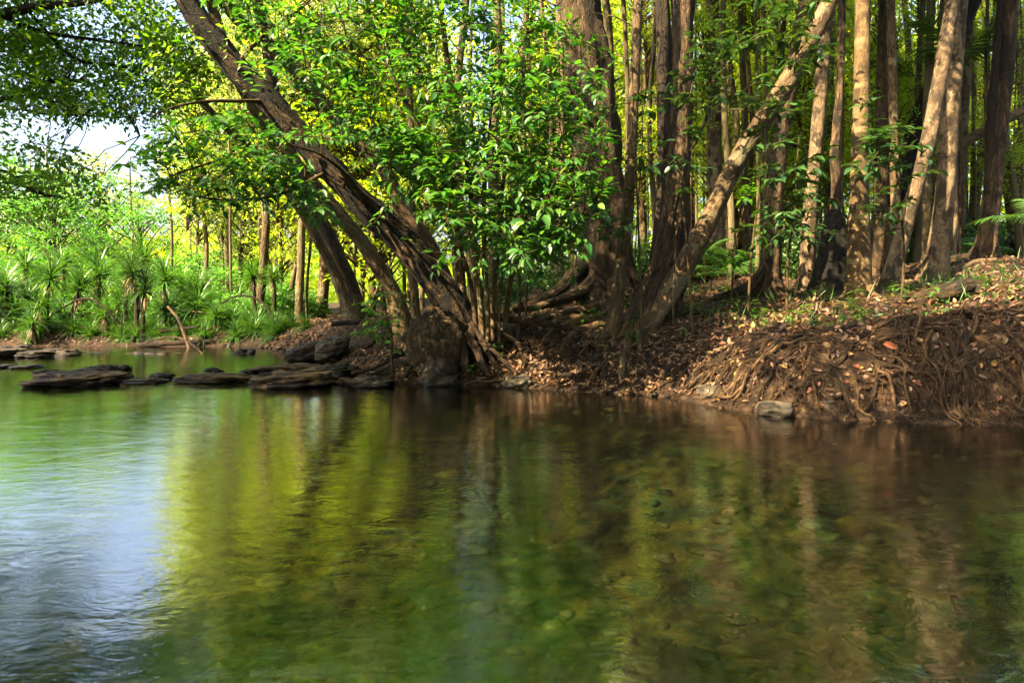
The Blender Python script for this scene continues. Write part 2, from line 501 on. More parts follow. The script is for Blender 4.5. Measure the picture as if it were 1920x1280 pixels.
CTRL = np.array([  # x, y, height of the land
    (3.8, 7.0, .78), (4.85, 6.6, .93), (6.5, 6.4, 1.1), (9, 6, 1.3), (4.4, 8.8, 1.08), (5.9, 8.5, 1.32), (7.7, 11, 1.7), (11, 10, 1.95), (12, 16, 2.2),
    (2.5, 9.3, .82), (2.2, 8.2, .55), (3.0, 7.4, .68), (1.0, 9.0, .55), (0.8, 11.3, 1.0), (-.56, 9.1, .28), (-1.2, 9.6, .42), (-3.1, 13, .68), (-2.6, 11.6, .5),
    (-2.0, 10.3, .42), (0, 10, .75), (-5, 16.5, .5), (-9, 18, .3), (-14, 18, .3), (-9, 26, .5), (0, 18, 1.0), (5, 16, 1.7), (0, 30, 1.2), (10, 30, 2.3), (-25, 30, .6),
    (25, 20, 2.6), (3, 11, 1.15), (4, 13, 1.5), (-12, 8, .6), (-11, 0, .7), (-20, 0, 1.), (14, 0, 1.4), (60, 60, 3), (-60, 60, 1)], float)

def land_h(x, y):
    num, den = 0, 0
    for cx, cy, h in CTRL:
        w = 1.0 / ((x - cx) ** 2 + (y - cy) ** 2 + 0.15) ** 1.6
        num = num + w * h
        den = den + w
    return num / den

def ground_h(x, y, fine=True):
    x = np.atleast_1d(np.asarray(x, float)); y = np.atleast_1d(np.asarray(y, float))
    d = sdist(x, y)
    L = land_h(x, y)
    w = np.interp(x, [-0.3, 0.0, 2.0, 2.8], [0.9, 1.1, 1.1, 0.72])
    up = 0.03 + L * (0.3 * smooth(d / (0.35 * w)) + 0.7 * smooth(d / w))
    dn = 0.03 - 0.12 * smooth(-d / 0.2) - 0.70 * smooth(-d / 3.0)
    h = np.where(d > 0, up, dn)
    p = np.stack([x, y, np.zeros_like(x)], -1)
    h = h + np.where(d > 0, 1, 0.6) * 0.05 * fbm(p * 1.3, 3, 3) * smooth(np.abs(d) / 0.5)
    h = h + np.where(d > 0, 1, 0) * smooth((x - 2.0) / .8) * smooth((9 - y) / 1.5) * 0.11 * fbm(p * np.array([2.6, 2.6, 1]), 3, 31) * smooth(d / 0.3)
    if fine:
        h = h + 0.022 * fbm(p * 6.0, 3, 11) * smooth(np.abs(d) / 0.15)
    return h

def gh(x, y):
    return float(ground_h(x, y, False)[0])

def axis(dense0, dense1, step, lo, hi, grow=1.22):
    a = list(np.arange(dense0, dense1 + 1e-6, step))
    s, v = step, dense1
    while v < hi:
        s *= grow; v += s; a.append(min(v, hi))
    s, v = step, dense0
    b = []
    while v > lo:
        s *= grow; v -= s; b.append(max(v, lo))
    return np.array(b[::-1] + a)
gx = axis(-8.0, 8.0, 0.07, -395, 495)
gy = axis(1.2, 15.0, 0.07, -55, 890)
GX, GY = np.meshgrid(gx, gy)
gz = ground_h(GX.ravel(), GY.ravel())
gv = np.stack([GX.ravel(), GY.ravel(), gz], -1)
nx_, ny_ = len(gx), len(gy)
i_, j_ = np.meshgrid(np.arange(nx_ - 1), np.arange(ny_ - 1))
q0 = (j_ * nx_ + i_).ravel()
gq = np.stack([q0, q0 + 1, q0 + 1 + nx_, q0 + nx_], -1)

m, nt, out = new_mat('ground')
geo = nt.nodes.new('ShaderNodeNewGeometry')
pos = geo.outputs['Position']
n1 = noise_tex(nt, pos, 1.9, 6, 0.6, 0.6)
n2 = noise_tex(nt, pos, 14.0, 6, 0.7)
n3 = noise_tex(nt, pos, 60.0, 3, 0.6)
soil = ramp(nt, n2.outputs[0], [(0.35, (0.006, 0.004, 0.0025)), (0.5, (0.021, 0.013, 0.007)), (0.65, (0.058, 0.036, 0.019))])
litc = ramp(nt, n1.outputs[0], [(0.4, (0.6, 0.55, 0.5)), (0.65, (1.25, 1.1, 0.95))])
soilc = mixc(nt, 1.0, soil.outputs[0], litc.outputs[0], 'MULTIPLY')
bed = ramp(nt, n1.outputs[0], [(0.34, (0.012, 0.02, 0.012)), (0.44, (0.07, 0.09, 0.045)), (0.53, (0.19, 0.15, 0.045)), (0.60, (0.07, 0.14, 0.09)), (0.72, (0.24, 0.21, 0.10))])
bed2 = mixc(nt, 0.6, bed.outputs[0], n2.outputs['Fac'], 'OVERLAY')
sx = nt.nodes.new('ShaderNodeSeparateXYZ'); nt.links.new(pos, sx.inputs[0])
mr = nd(nt, 'ShaderNodeMapRange'); mr.inputs['From Min'].default_value = -0.30; mr.inputs['From Max'].default_value = -0.14
nt.links.new(sx.outputs[2], mr.inputs[0])
gc = mixc(nt, mr.outputs[0], bed2, soilc)
p = nt.nodes.new('ShaderNodeBsdfPrincipled'); p.inputs['Roughness'].default_value = 0.92; p.inputs['Specular IOR Level'].default_value = 0.2
nt.links.new(gc, p.inputs['Base Color'])
b = nt.nodes.new('ShaderNodeBump'); b.inputs['Strength'].default_value = 0.9; b.inputs['Distance'].default_value = 0.05
nt.links.new(n2.outputs[0], b.inputs['Height']); 
b2 = nt.nodes.new('ShaderNodeBump'); b2.inputs['Strength'].default_value = 0.6; b2.inputs['Distance'].default_value = 0.015
nt.links.new(n3.outputs[0], b2.inputs['Height']); nt.links.new(b.outputs[0], b2.inputs['Normal']); nt.links.new(b2.outputs[0], p.inputs['Normal'])
nt.links.new(p.outputs[0], out.inputs[0])
M['ground'] = m
tag(MB().add(gv, quads=gq).build('ground', M['ground'], rest=False), kind='structure')

# water: one sheet, Fresnel mirror over clear greenish-brown water
m, nt, out = new_mat('river_water')
geo = nt.nodes.new('ShaderNodeNewGeometry')
wv1 = noise_tex(nt, mapping(nt, geo.outputs['Position'], (0.8, 1.6, 1)), 1.5, 4, 0.55, 1.2)
wv2 = noise_tex(nt, mapping(nt, geo.outputs['Position'], (0.8, 1.3, 1)), 6.0, 4, 0.6, 2.8)
b = nt.nodes.new('ShaderNodeBump'); b.inputs['Strength'].default_value = 0.055; b.inputs['Distance'].default_value = 0.10
nt.links.new(wv1.outputs[0], b.inputs['Height'])
b2 = nt.nodes.new('ShaderNodeBump'); b2.inputs['Strength'].default_value = 0.10; b2.inputs['Distance'].default_value = 0.018
nt.links.new(wv2.outputs[0], b2.inputs['Height']); nt.links.new(b.outputs[0], b2.inputs['Normal'])
# mirror share by angle (Schlick), the same from above and below so that daylight reaches the bed
dt = nd(nt, 'ShaderNodeVectorMath', operation='DOT_PRODUCT')
nt.links.new(geo.outputs['Incoming'], dt.inputs[0]); nt.links.new(b2.outputs[0], dt.inputs[1])
ab = nd(nt, 'ShaderNodeMath', operation='ABSOLUTE'); nt.links.new(dt.outputs['Value'], ab.inputs[0])
om = nd(nt, 'ShaderNodeMath', operation='SUBTRACT', use_clamp=True); om.inputs[0].default_value = 1.0; nt.links.new(ab.outputs[0], om.inputs[1])
pw = nd(nt, 'ShaderNodeMath', operation='POWER'); pw.inputs[1].default_value = 3.0; nt.links.new(om.outputs[0], pw.inputs[0])
fr = nd(nt, 'ShaderNodeMapRange'); fr.inputs['To Min'].default_value = 0.27; fr.inputs['To Max'].default_value = 1.0
nt.links.new(pw.outputs[0], fr.inputs[0])
gl = nt.nodes.new('ShaderNodeBsdfGlossy'); gl.inputs['Roughness'].default_value = 0.055
nt.links.new(b2.outputs[0], gl.inputs['Normal'])
tr = nt.nodes.new('ShaderNodeBsdfTransparent'); tr.inputs['Color'].default_value = (0.42, 0.47, 0.31, 1)
mx = nt.nodes.new('ShaderNodeMixShader')
nt.links.new(fr.outputs[0], mx.inputs[0]); nt.links.new(tr.outputs[0], mx.inputs[1]); nt.links.new(gl.outputs[0], mx.inputs[2])
nt.links.new(mx.outputs[0], out.inputs[0])
M['water'] = m
wat = MB().add([(-300, -50, 0), (60, -50, 0), (60, 60, 0), (-300, 60, 0)], quads=[(0, 1, 2, 3)]).build('river_water', M['water'], rest=False)
tag(wat, kind='structure')

# ------------------------------------------------------------------ leaf geometry
def leaves_simple(mb, P, D, N, L, W, fold=0.12):
    P, D = np.asarray(P), unit(D)
    Sd = unit(np.cross(D, N)); N = np.cross(Sd, D)
    L = L[:, None]; W = W[:, None]
    v = np.stack([P, P + D * L * .45 + Sd * W * .5 + N * W * fold, P + D * L - N * L * .08, P + D * L * .45 - Sd * W * .5 + N * W * fold], 1)
    k = np.arange(len(P))[:, None] * 4
    t = np.concatenate([k + np.array([[0, 1, 2]]), k + np.array([[0, 2, 3]])], 0)
    mb.add(v.reshape(-1, 3), tris=t)

def leaves_fine(mb, P, D, N, L, W, droop=0.25, fold=0.18):
    P, D = np.asarray(P), unit(D)
    Sd = unit(np.cross(D, N)); N = np.cross(Sd, D)
    L = L[:, None]; W = W[:, None]
    droop = np.broadcast_to(droop, (len(P),))[:, None]
    def c(t): return P + D * L * t - N * L * droop * t * t
    rows = [c(0.0)]
    for t, w in ((.16, .36), (.42, .5), (.72, .34)):
        mid = c(t)
        rows += [mid + Sd * W * w + N * W * w * fold * 2, mid, mid - Sd * W * w + N * W * w * fold * 2]
    rows.append(c(1.0))
    v = np.stack(rows, 1)
    k = np.arange(len(P))[:, None] * 11
    tr = [(0, 1, 2), (0, 2, 3), (7, 10, 8), (8, 10, 9)]
    qd = [(1, 4, 5, 2), (2, 5, 6, 3), (4, 7, 8, 5), (5, 8, 9, 6)]
    mb.add(v.reshape(-1, 3), tris=np.concatenate([k + np.array([a]) for a in tr], 0), quads=np.concatenate([k + np.array([a]) for a in qd], 0))

def rdir(n, up=0.0, flat=1.0):
    v = R.normal(size=(n, 3)); v[:, 2] = v[:, 2] * flat + up
    return unit(v)

def clump_leaves(mb, centers, n_each, rad, size, flat=0.45, up=0.7, fine=False):
    """leafy clumps: n_each leaves scattered round each centre"""
    centers = np.asarray(centers)
    k = len(centers)
    P = np.repeat(centers, n_each, 0)
    rads = np.repeat(np.broadcast_to(rad, (k,)), n_each)[:, None]
    off = R.normal(size=P.shape) * 0.55
    off[:, 2] *= flat
    P = P + off * rads
    D = unit(off + R.normal(size=P.shape) * 0.5 + np.array([0, 0, -0.15]))
    N = unit(R.normal(size=P.shape) * 0.55 + np.array([0, 0, up]))
    L = size * R.uniform(0.6, 1.25, len(P))
    (leaves_fine if fine else leaves_simple)(mb, P, D, N, L, L * R.uniform(0.36, 0.5, len(P)))

def branch_path(a, b, n=7, wig=0.08, sag=0.0):
    a, b = np.asarray(a, float), np.asarray(b, float)
    t = np.linspace(0, 1, n)[:, None]
    L = np.linalg.norm(b - a)
    mid = (a + b) / 2 + R.normal(size=3) * L * wig + np.array([0, 0, -sag * L])
    p = (1 - t) ** 2 * a + 2 * t * (1 - t) * mid + t * t * b
    p[1:-1] += R.normal(size=(n - 2, 3)) * L * wig * 0.15
    return p

# crown prototypes (shared by many trees): leaf mesh + branch mesh, origin at the crown's foot
def crown_proto(rx, rz, nclump, nleaf, leaf, mat, low=0.0, crad=0.42):
    u = rdir(nclump)
    r = R.uniform(0.35, 1.0, nclump) ** 0.6
    c = u * r[:, None] * np.array([rx, rx, rz]) + np.array([0, 0, rz * (1 - low)])
    mb = MB()
    clump_leaves(mb, c, nleaf, R.uniform(0.7, 1.35, nclump) * crad * rx * 0.6, leaf)
    lm = mb.mesh('crown', mat, rest=False, smooth_sh=False)
    tb = MB()
    for k in range(0, nclump, 2):
        z0 = max(-0.2, c[k][2] - R.uniform(0.5, 1.3) * rz * 0.6)
        tb.tube(branch_path((0, 0, z0), c[k], 5, 0.08), np.linspace(0.035, 0.008, 5) * rx / 1.8, 5, cap=False)
    tb.tube(branch_path((0, 0, -0.3), (0, 0, rz * 1.7), 8, 0.02), np.linspace(0.07, 0.012, 8) * rx / 1.8, 6, cap=False)
    return lm, tb.mesh('branches', M['twig'], rest=True)
CR = {
    'canopy': [crown_proto(2.2, 1.9, 80, 70, 0.16, M['canopy_leaf'], crad=.36) for _ in range(3)],
    'bright': [crown_proto(1.9, 2.3, 80, 36, 0.145, M['bright_leaf'], crad=.30) for _ in range(3)],
    'gold': [crown_proto(1.9, 2.2, 80, 50, 0.15, M['glare_leaf'], crad=.36) for _ in range(2)],
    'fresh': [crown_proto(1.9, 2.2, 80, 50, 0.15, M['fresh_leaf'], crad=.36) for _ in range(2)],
    'bush': [crown_proto(1.0, 0.9, 60, 55, 0.13, M['fresh_leaf'], 0.15) for _ in range(2)],
    'darkbush': [crown_proto(0.9, 0.8, 50, 45, 0.14, M['palm_leaf'], 0.15) for _ in range(2)],
}

def put_crown(parent, kind, loc, scale, rz=None, k=None):
    """a crown of its own for the tree `parent`; loc in world metres"""
    lst = CR[kind]
    lm, bm_ = lst[(k if k is not None else random.randrange(len(lst)))]
    base = parent['_base']
    a = rz if rz is not None else random.uniform(0, 6.28)
    o = obj('crown', lm, parent)
    tag(o, kind='stuff')
    b = obj('branches', bm_, o)
    o.location = [loc[i] - base[i] for i in range(3)]
    o.rotation_euler = (0, 0, a)
    o.scale = scale if hasattr(scale, '__len__') else (scale,) * 3
    return o

# ------------------------------------------------------------------ trees of the right bank
ROOT_N = [0]
def ground_root(x0, y0, ang, length, r0, wig=0.5, n=14, lift=0.5, seed=0, drop=True):
    """path of a root creeping over the ground away from (x0, y0)"""
    pts, a, x, y = [], ang, x0, y0
    st = length / (n - 1)
    for i in range(n):
        pts.append((x, y))
        a += R.normal() * wig * 0.6
        x += math.cos(a) * st; y += math.sin(a) * st
    pts = np.array(pts)
    z = ground_h(pts[:, 0], pts[:, 1], False)
    rad = np.linspace(r0, r0 * 0.25, n)
    P = np.column_stack([pts, z + rad * lift - 0.012 * np.arange(n) / n])
    return catmull(np.column_stack([P, rad]), n * 2)

def trunk_path(pts, top, bend=0.5):
    """(px, py, depth, width px) from foot to head -> rows x, y, z, r; the foot is sunk, the head is carried on to height `top`"""
    rows = []
    for px, py, Y, w in pts:
        p = at(px, py, Y)
        rows.append([*p, w * 0.5 / FPX * Y])
    rows = [np.array(r) for r in rows]
    d = rows[0][:3] - rows[1][:3]; d = d / np.linalg.norm(d)
    d = unit(d + np.array([0, 0, -0.6]))
    r0 = rows[0]
    k = 0
    while rows[0][2] > gh(rows[0][0], rows[0][1]) - 0.12 and k < 40:
        q = rows[0].copy(); q[:3] += d * 0.12
        if k % 1 == 0: rows.insert(0, q)
        k += 1
    if k > 2:
        rows = [rows[0]] + rows[k:]
    if top is not None:
        d = unit(rows[-1][:3] - rows[-2][:3]); r = rows[-1][3]
        while rows[-1][2] < top:
            d = unit(d * (1 - 0.15 * bend) + np.array([R.normal() * .05, R.normal() * .05, 0.15 * bend + .02]))
            q = rows[-1].copy(); q[:3] += d * 0.9; q[3] = q[3] * 0.93
            rows.append(q)
    return np.array(rows)

def tree(name, label, pts, bark, top=8.5, nseg=20, bump=0.08, bscale=9, flute=0.0, nfl=7, flare=(0.5, 0.35, 5), roots=5, root_len=0.8, root_r=None,
         crown='canopy', crown_s=1.0, crown_dz=-1.0, bend=0.5, cat='tree', group=None, root_angs=None, ncrown=1):
    rows = trunk_path(pts, top, bend)
    base = rows[0, :3].copy(); base[2] = gh(base[0], base[1])
    t = empty(name, base, label, cat, group)
    L = np.sum(np.linalg.norm(np.diff(rows[:, :3], axis=0), axis=1))
    n = int(np.clip(L / 0.05, 30, 200))
    c = catmull(rows, n)
    seed = random.randrange(1000)
    mb = MB().tube(c[:, :3], c[:, 3], nseg, bump, bscale, flute, nfl, seed, True, flare)
    mb.build('trunk', M[bark], t)
    rr = root_r or rows[1, 3] * 0.45
    for k in range(roots):
        a = root_angs[k] if root_angs else (k + R.uniform(-.3, .3)) * 2 * math.pi / roots
        q = ground_root(base[0] + math.cos(a) * rows[1, 3] * .6, base[1] + math.sin(a) * rows[1, 3] * .6, a, root_len * R.uniform(.6, 1.3), rr * R.uniform(.6, 1.1), 0.5)
        q[0, 2] += rr * 1.2; q[1, 2] += rr * .9; q[2, 2] += rr * .5
        MB().tube(q[:, :3], q[:, 3], 8, 0.1, 12, seed=k).build('root', M[bark], t)
    if crown:
        for k in range(ncrown):
            top_p = c[-1, :3] + np.array([-.2 + R.normal() * .8 * k, -.3 + R.normal() * .8 * k, crown_dz - k * .5])
            put_crown(t, crown, top_p, crown_s * (1 - .12 * k))
    return t, c

def limb(t, pts, r0, r1, mat, nseg=8, name='branch', bump=0.08, n=None):
    P = catmull(np.array([at(*p) for p in pts]), n or len(pts) * 6)
    MB().tube(P, np.linspace(r0, r1, len(P)), nseg, bump, 12, seed=random.randrange(99)).build(name, M[mat], t)
    return P

# -- the big leaning tree over the water
lean, lean_c = tree('leaning_tree', 'thick black-patched trunk leaning far left over the water from a lumpy burl',
    [(885, 650, 9.3, 66), (850, 578, 9.25, 61), (790, 490, 9.15, 55), (735, 432, 9.1, 52), (682, 385, 9.0, 51), (620, 318, 8.9, 49), (560, 250, 8.8, 48), (505, 190, 8.7, 47), (440, 125, 8.6, 46), (385, 55, 8.5, 43), (335, -25, 8.4, 41), (290, -110, 8.3, 39)],
    'bark_mossy', top=7.2, nseg=40, bump=0.13, bscale=10, flare=(0.12, 0.3, 5), roots=0, crown='canopy', crown_s=0.9, crown_dz=-0.3, bend=0.9)
# burl and feeder roots at its foot
bb = at(820, 640, 9.1)
mbb = MB()
ico_n = 56
th = np.linspace(0, 2 * math.pi, ico_n, endpoint=False); ph = np.linspace(0.02, math.pi - .02, 40)
TH, PH = np.meshgrid(th, ph)
dirs = np.stack([np.cos(TH) * np.sin(PH), np.sin(TH) * np.sin(PH), np.cos(PH)], -1).reshape(-1, 3)
rad = 1 + 0.14 * fbm(dirs * 2.2, 3, 5) + 0.07 * np.abs(fbm(dirs * 8, 3, 9)) + 0.03 * fbm(dirs * 22, 2, 4)
bv = bb + dirs * rad[:, None] * np.array([0.43, 0.36, 0.42])
ii, jj = np.meshgrid(np.arange(len(ph) - 1), np.arange(ico_n), indexing='ij')
bq = np.stack([ii * ico_n + jj, (ii + 1) * ico_n + jj, (ii + 1) * ico_n + (jj + 1) % ico_n, ii * ico_n + (jj + 1) % ico_n], -1).reshape(-1, 4)
mbb.add(bv, quads=bq, rest=bv)
mbb.build('burl', M['burl'], lean)
for k, pts in enumerate([
    [(835, 600, 9.05), (838, 640, 8.98), (845, 675, 8.9), (838, 700, 8.82), (825, 712, 8.8)],
    [(858, 610, 9.0), (868, 650, 8.95), (872, 685, 8.88), (880, 705, 8.8)],
    [(875, 620, 9.0), (893, 655, 8.95), (905, 685, 8.85), (918, 708, 8.75)],
    [(880, 610, 9.1), (905, 640, 9.0), (930, 665, 8.9), (958, 690, 8.75), (970, 705, 8.65)],
    [(890, 600, 9.2), (930, 620, 9.15), (965, 640, 9.1), (990, 660, 9.0), (985, 690, 8.8)],
    [(895, 590, 9.3), (950, 598, 9.3), (1000, 606, 9.3), (1050, 612, 9.3), (1090, 625, 9.2)],
    [(800, 650, 9.1), (778, 670, 9.0), (765, 695, 8.95), (755, 712, 8.9)],
    [(820, 650, 9.0), (803, 680, 8.9), (795, 705, 8.85)],
    [(790, 645, 9.2), (740, 668, 9.15), (700, 690, 9.1), (660, 700, 9.05)],
    [(900, 630, 9.0), (925, 680, 8.8), (940, 712, 8.65)]]):
    P = catmull(np.array([at(*p) for p in pts]), 26)
    P[:, :] += R.normal(size=P.shape) * 0.006
    r0 = [.07, .08, .075, .06, .055, .06, .04, .035, .045, .035][k]
    MB().tube(P, np.linspace(r0, r0 * .4, len(P)), 10, 0.16, 14, seed=k).build('root', M['root'], lean)

# slimmer trees leaning the same way
tree('slim_leaning_tree', 'slim tan trunk arching up left, frontmost of the thin leaning ones',
     [(752, 600, 10.4, 34), (735, 545, 10.4, 30), (690, 470, 10.35, 29), (655, 425, 10.3, 28), (615, 378, 10.3, 27), (575, 330, 10.25, 26), (520, 265, 10.2, 25), (470, 190, 10.1, 24), (430, 110, 10, 22), (400, 20, 10, 20)],
     'bark_tan', top=7.5, nseg=18, bump=0.07, flare=(.4, .3, 4), roots=3, crown_s=.9)
tree('slim_leaning_tree', 'thin light brown trunk leaning left beside a rough dark twin stem',
     [(662, 600, 13.2, 26), (648, 570, 13.2, 21), (622, 500, 13.1, 19), (590, 440, 13, 18), (558, 385, 12.9, 17), (520, 335, 12.8, 16), (475, 282, 12.6, 15), (430, 245, 12.4, 14), (378, 190, 12.2, 13), (345, 137, 12, 12), (312, 95, 12, 12), (262, 58, 12, 11), (200, 10, 12, 9)],
     'bark_tan', top=7.2, nseg=14, bump=0.06, flare=(.4, .3, 4), roots=3, crown_s=.7, bend=.8)
tree('rough_leaning_tree', 'rough dark brown trunk leaning left behind the slim tan one',
     [(672, 590, 13.6, 36), (655, 540, 13.6, 31), (632, 480, 13.5, 29), (605, 420, 13.5, 28), (582, 380, 13.4, 27), (560, 330, 13.4, 26), (535, 260, 13.3, 24), (515, 180, 13.3, 22), (500, 80, 13.3, 20)],
     'bark_brown', top=9, nseg=18, bump=0.12, flute=.05, flare=(.4, .3, 5), roots=3, crown_s=.9)
tree('forked_leaning_tree', 'sunlit tan trunk leaning left behind the big fig foliage',
     [(850, 575, 10.6, 34), (822, 495, 10.6, 30), (790, 440, 10.6, 28), (752, 390, 10.6, 27), (719, 315, 10.5, 26), (665, 262, 10.5, 26), (625, 219, 10.5, 26), (553, 131, 10.4, 26), (500, 80, 10.4, 25), (445, 35, 10.3, 24), (400, -20, 10.3, 22)],
     'bark_tan', top=8, nseg=18, bump=0.08, flare=(.3, .3, 4), roots=3, crown_s=.9)

# -- big twin-trunk tree of the middle with spreading buttresses
big, big_c = tree('buttressed_tree', 'largest trunk, brown fibrous bark, with sunlit buttress roots mid bank',
     [(1140, 578, 11.3, 128), (1136, 545, 11.3, 100), (1133, 470, 11.3, 90), (1130, 400, 11.3, 86), (1122, 300, 11.3, 84), (1110, 200, 11.2, 80), (1098, 100, 11.2, 78), (1088, 0, 11.2, 76), (1082, -90, 11.2, 70)],
     'bark_brown', top=9.5, nseg=40, bump=0.11, bscale=8, flute=0.09, nfl=6, flare=(.55, .5, 5), roots=6, root_len=1.6, root_r=.10, crown_s=1.25, crown_dz=-1.2, ncrown=2)
for k, pts in enumerate([
    [(1110, 470, 11.2), (1085, 505, 11.1), (1055, 535, 11.0), (1020, 560, 10.9), (985, 572, 10.8)],
    [(1120, 520, 11.0), (1090, 545, 10.8), (1050, 562, 10.6), (1005, 575, 10.5), (960, 580, 10.45)],
    [(1150, 500, 11.1), (1160, 540, 10.9), (1155, 570, 10.7), (1150, 590, 10.5)],
    [(1165, 490, 11.2), (1190, 525, 11.0), (1205, 555, 10.9)]]):
    P = catmull(np.array([at(*p) for p in pts]), 24)
    MB().tube(P, np.linspace([.19, .12, .13, .12][k], .035, len(P)), 14, 0.14, 9, flute=.08, nfl=3, seed=k + 4).build('buttress', M['bark_brown'], big)
for k, pts in enumerate([   # long surface roots lying over the bank in the sun
    [(1110, 575, 10.6), (1060, 585, 10.4), (1010, 590, 10.3), (975, 600, 10.1), (950, 612, 9.9)],
    [(1120, 572, 10.7), (1085, 578, 10.5), (1045, 588, 10.2), (1010, 605, 9.9), (985, 620, 9.7)],
    [(1135, 600, 10.0), (1095, 605, 9.8), (1060, 615, 9.6), (1030, 632, 9.3), (1012, 655, 9.05)],
    [(1150, 605, 9.9), (1110, 622, 9.5), (1085, 632, 9.3), (1062, 648, 9.0), (1048, 668, 8.8)],
    [(1190, 590, 10.0), (1150, 600, 9.9), (1110, 598, 10.0), (1075, 598, 10.1), (1040, 607, 10.0)],
    [(1020, 540, 11.0), (990, 545, 11.0), (960, 560, 10.9), (930, 575, 10.7)],
    [(1000, 515, 11.6), (1015, 530, 11.4), (1002, 550, 11.2), (980, 560, 11.1)]]):
    P = catmull(np.array([at(*p) for p in pts]), 30)
    g = ground_h(P[:, 0], P[:, 1], False)
    P[:, 2] = np.maximum(P[:, 2] * 0.25 + 0.75 * (g + .05), g + 0.02)
    P += np.column_stack([fbm(P * 5, 2, k) * .02, fbm(P * 5, 2, k + 9) * .02, np.zeros(len(P))])
    MB().tube(P, np.linspace(.085, .03, len(P)), 10, 0.16, 12, seed=k + 40).build('surface_root', M['rootpale'], big)

tree('slender_tree', 'slender tan trunk standing in front of the largest buttressed tree',
     [(1143, 640, 8.95, 38), (1150, 611, 8.95, 30), (1160, 540, 8.98, 26), (1168, 470, 9, 24), (1176, 400, 9, 22), (1183, 300, 9, 21), (1190, 150, 9, 19), (1196, 0, 9, 18), (1200, -80, 9, 17)],
     'bark_tan', top=8, nseg=16, bump=0.05, flare=(.5, .2, 4), roots=4, root_len=.6, crown_s=.8)
tw, tw_c = tree('twin_trunk_tree', 'dark hollow-based tree with two joined stems behind the right-leaning trunk',
     [(1232, 610, 9.5, 90), (1240, 560, 9.5, 72), (1252, 480, 9.5, 62), (1262, 400, 9.5, 56), (1270, 300, 9.5, 48), (1276, 200, 9.5, 44), (1278, 100, 9.5, 42), (1280, 0, 9.5, 40), (1281, -80, 9.5, 38)],
     'bark_brown', top=8.8, nseg=30, bump=0.12, flute=.1, nfl=5, flare=(.6, .4, 5), roots=5, root_len=1.0, crown_s=1.0)
P = catmull(np.array([[*at(1225, 600, 9.45), .16], [*at(1238, 480, 9.5), .13], [*at(1246, 380, 9.5), .115], [*at(1247, 250, 9.5), .10], [*at(1245, 120, 9.5), .095], [*at(1242, 0, 9.5), .09], [*at(1238, -150, 9.5), .08], [*at(1230, -420, 9.5), .06]]), 90)
MB().tube(P[:, :3], P[:, 3], 20, .1, 9, .06, 5, 8).build('stem', M['bark_dark'], tw)
tree('right_leaning_tree', 'tan trunk leaning right and up across the middle of the bank',
     [(1186, 665, 8.75, 52), (1215, 610, 8.8, 41), (1250, 555, 8.85, 39), (1285, 495, 8.9, 37), (1330, 410, 8.95, 36), (1378, 310, 9.0, 35), (1425, 235, 9.05, 34), (1470, 165, 9.1, 33), (1512, 90, 9.15, 32), (1550, 15, 9.2, 30), (1590, -70, 9.2, 28)],
     'bark_tan', top=7.5, nseg=26, bump=0.06, bscale=16, flare=(.45, .3, 4), roots=6, root_len=.9, crown_s=.9, bend=.5)
tree('pale_tree', 'pale straight trunk half hidden behind the right-leaning trunk',
     [(1348, 520, 13.5, 34), (1345, 430, 13.5, 28), (1340, 300, 13.5, 27), (1337, 150, 13.5, 26), (1335, 0, 13.5, 25), (1335, -60, 13.5, 24)],
     'bark_pale', top=9.5, nseg=16, bump=0.04, flare=(.4, .3, 4), roots=3, crown_s=1.0)
rt, rt_c = tree('rough_tree', 'rough brown trunk with a sunlit buttress on its left foot',
     [(1441, 556, 10.6, 56), (1442, 520, 10.6, 40), (1446, 460, 10.6, 34), (1452, 350, 10.6, 32), (1464, 250, 10.6, 31), (1482, 160, 10.6, 30), (1500, 80, 10.6, 29), (1520, -40, 10.6, 26)],
     'bark_brown', top=9, nseg=22, bump=0.12, flute=.05, flare=(.5, .3, 5), roots=4, root_len=.9, crown_s=.9)
P = catmull(np.array([[*at(1440, 480, 10.6), .05], [*at(1425, 515, 10.5), .10], [*at(1405, 535, 10.4), .10], [*at(1375, 550, 10.3), .08], [*at(1335, 560, 10.2), .04]]), 26)
MB().tube(P[:, :3], P[:, 3], 12, .16, 10, .1, 3, 6).build('buttress', M['bark_brown'], rt)
tree('mottled_tree', 'pale mottled trunk just left of the charred stump',
     [(1512, 552, 10.4, 40), (1512, 520, 10.4, 32), (1516, 450, 10.4, 28), (1524, 340, 10.4, 25), (1534, 230, 10.4, 24), (1546, 80, 10.4, 22), (1552, -40, 10.4, 20)],
     'bark_pale', top=8.6, nseg=18, bump=0.05, flare=(.3, .25, 4), roots=3, crown_s=.8)
st, st_c = tree('charred_stump', 'black charred hollow stump with a ragged top and a slim brown stem above',
     [(1556, 556, 10.0, 76), (1557, 520, 10.0, 62), (1560, 470, 10.0, 52), (1563, 420, 10.0, 38), (1564, 395, 10.0, 24)],
     'bark_char', top=None, nseg=26, bump=0.16, flute=.1, nfl=6, flare=(.4, .3, 5), roots=4, root_len=.6, crown=None, cat='stump')
P = catmull(np.array([[*at(1565, 430, 10.05), .085], [*at(1568, 340, 10.05), .085], [*at(1565, 290, 10.05), .075], [*at(1572, 200, 10.1), .06], [*at(1578, 60, 10.1), .055], [*at(1580, -120, 10.1), .04]]), 60)
MB().tube(P[:, :3], P[:, 3], 14, .12, 10, .05, 4, 6).build('stem', M['bark_brown'], st)
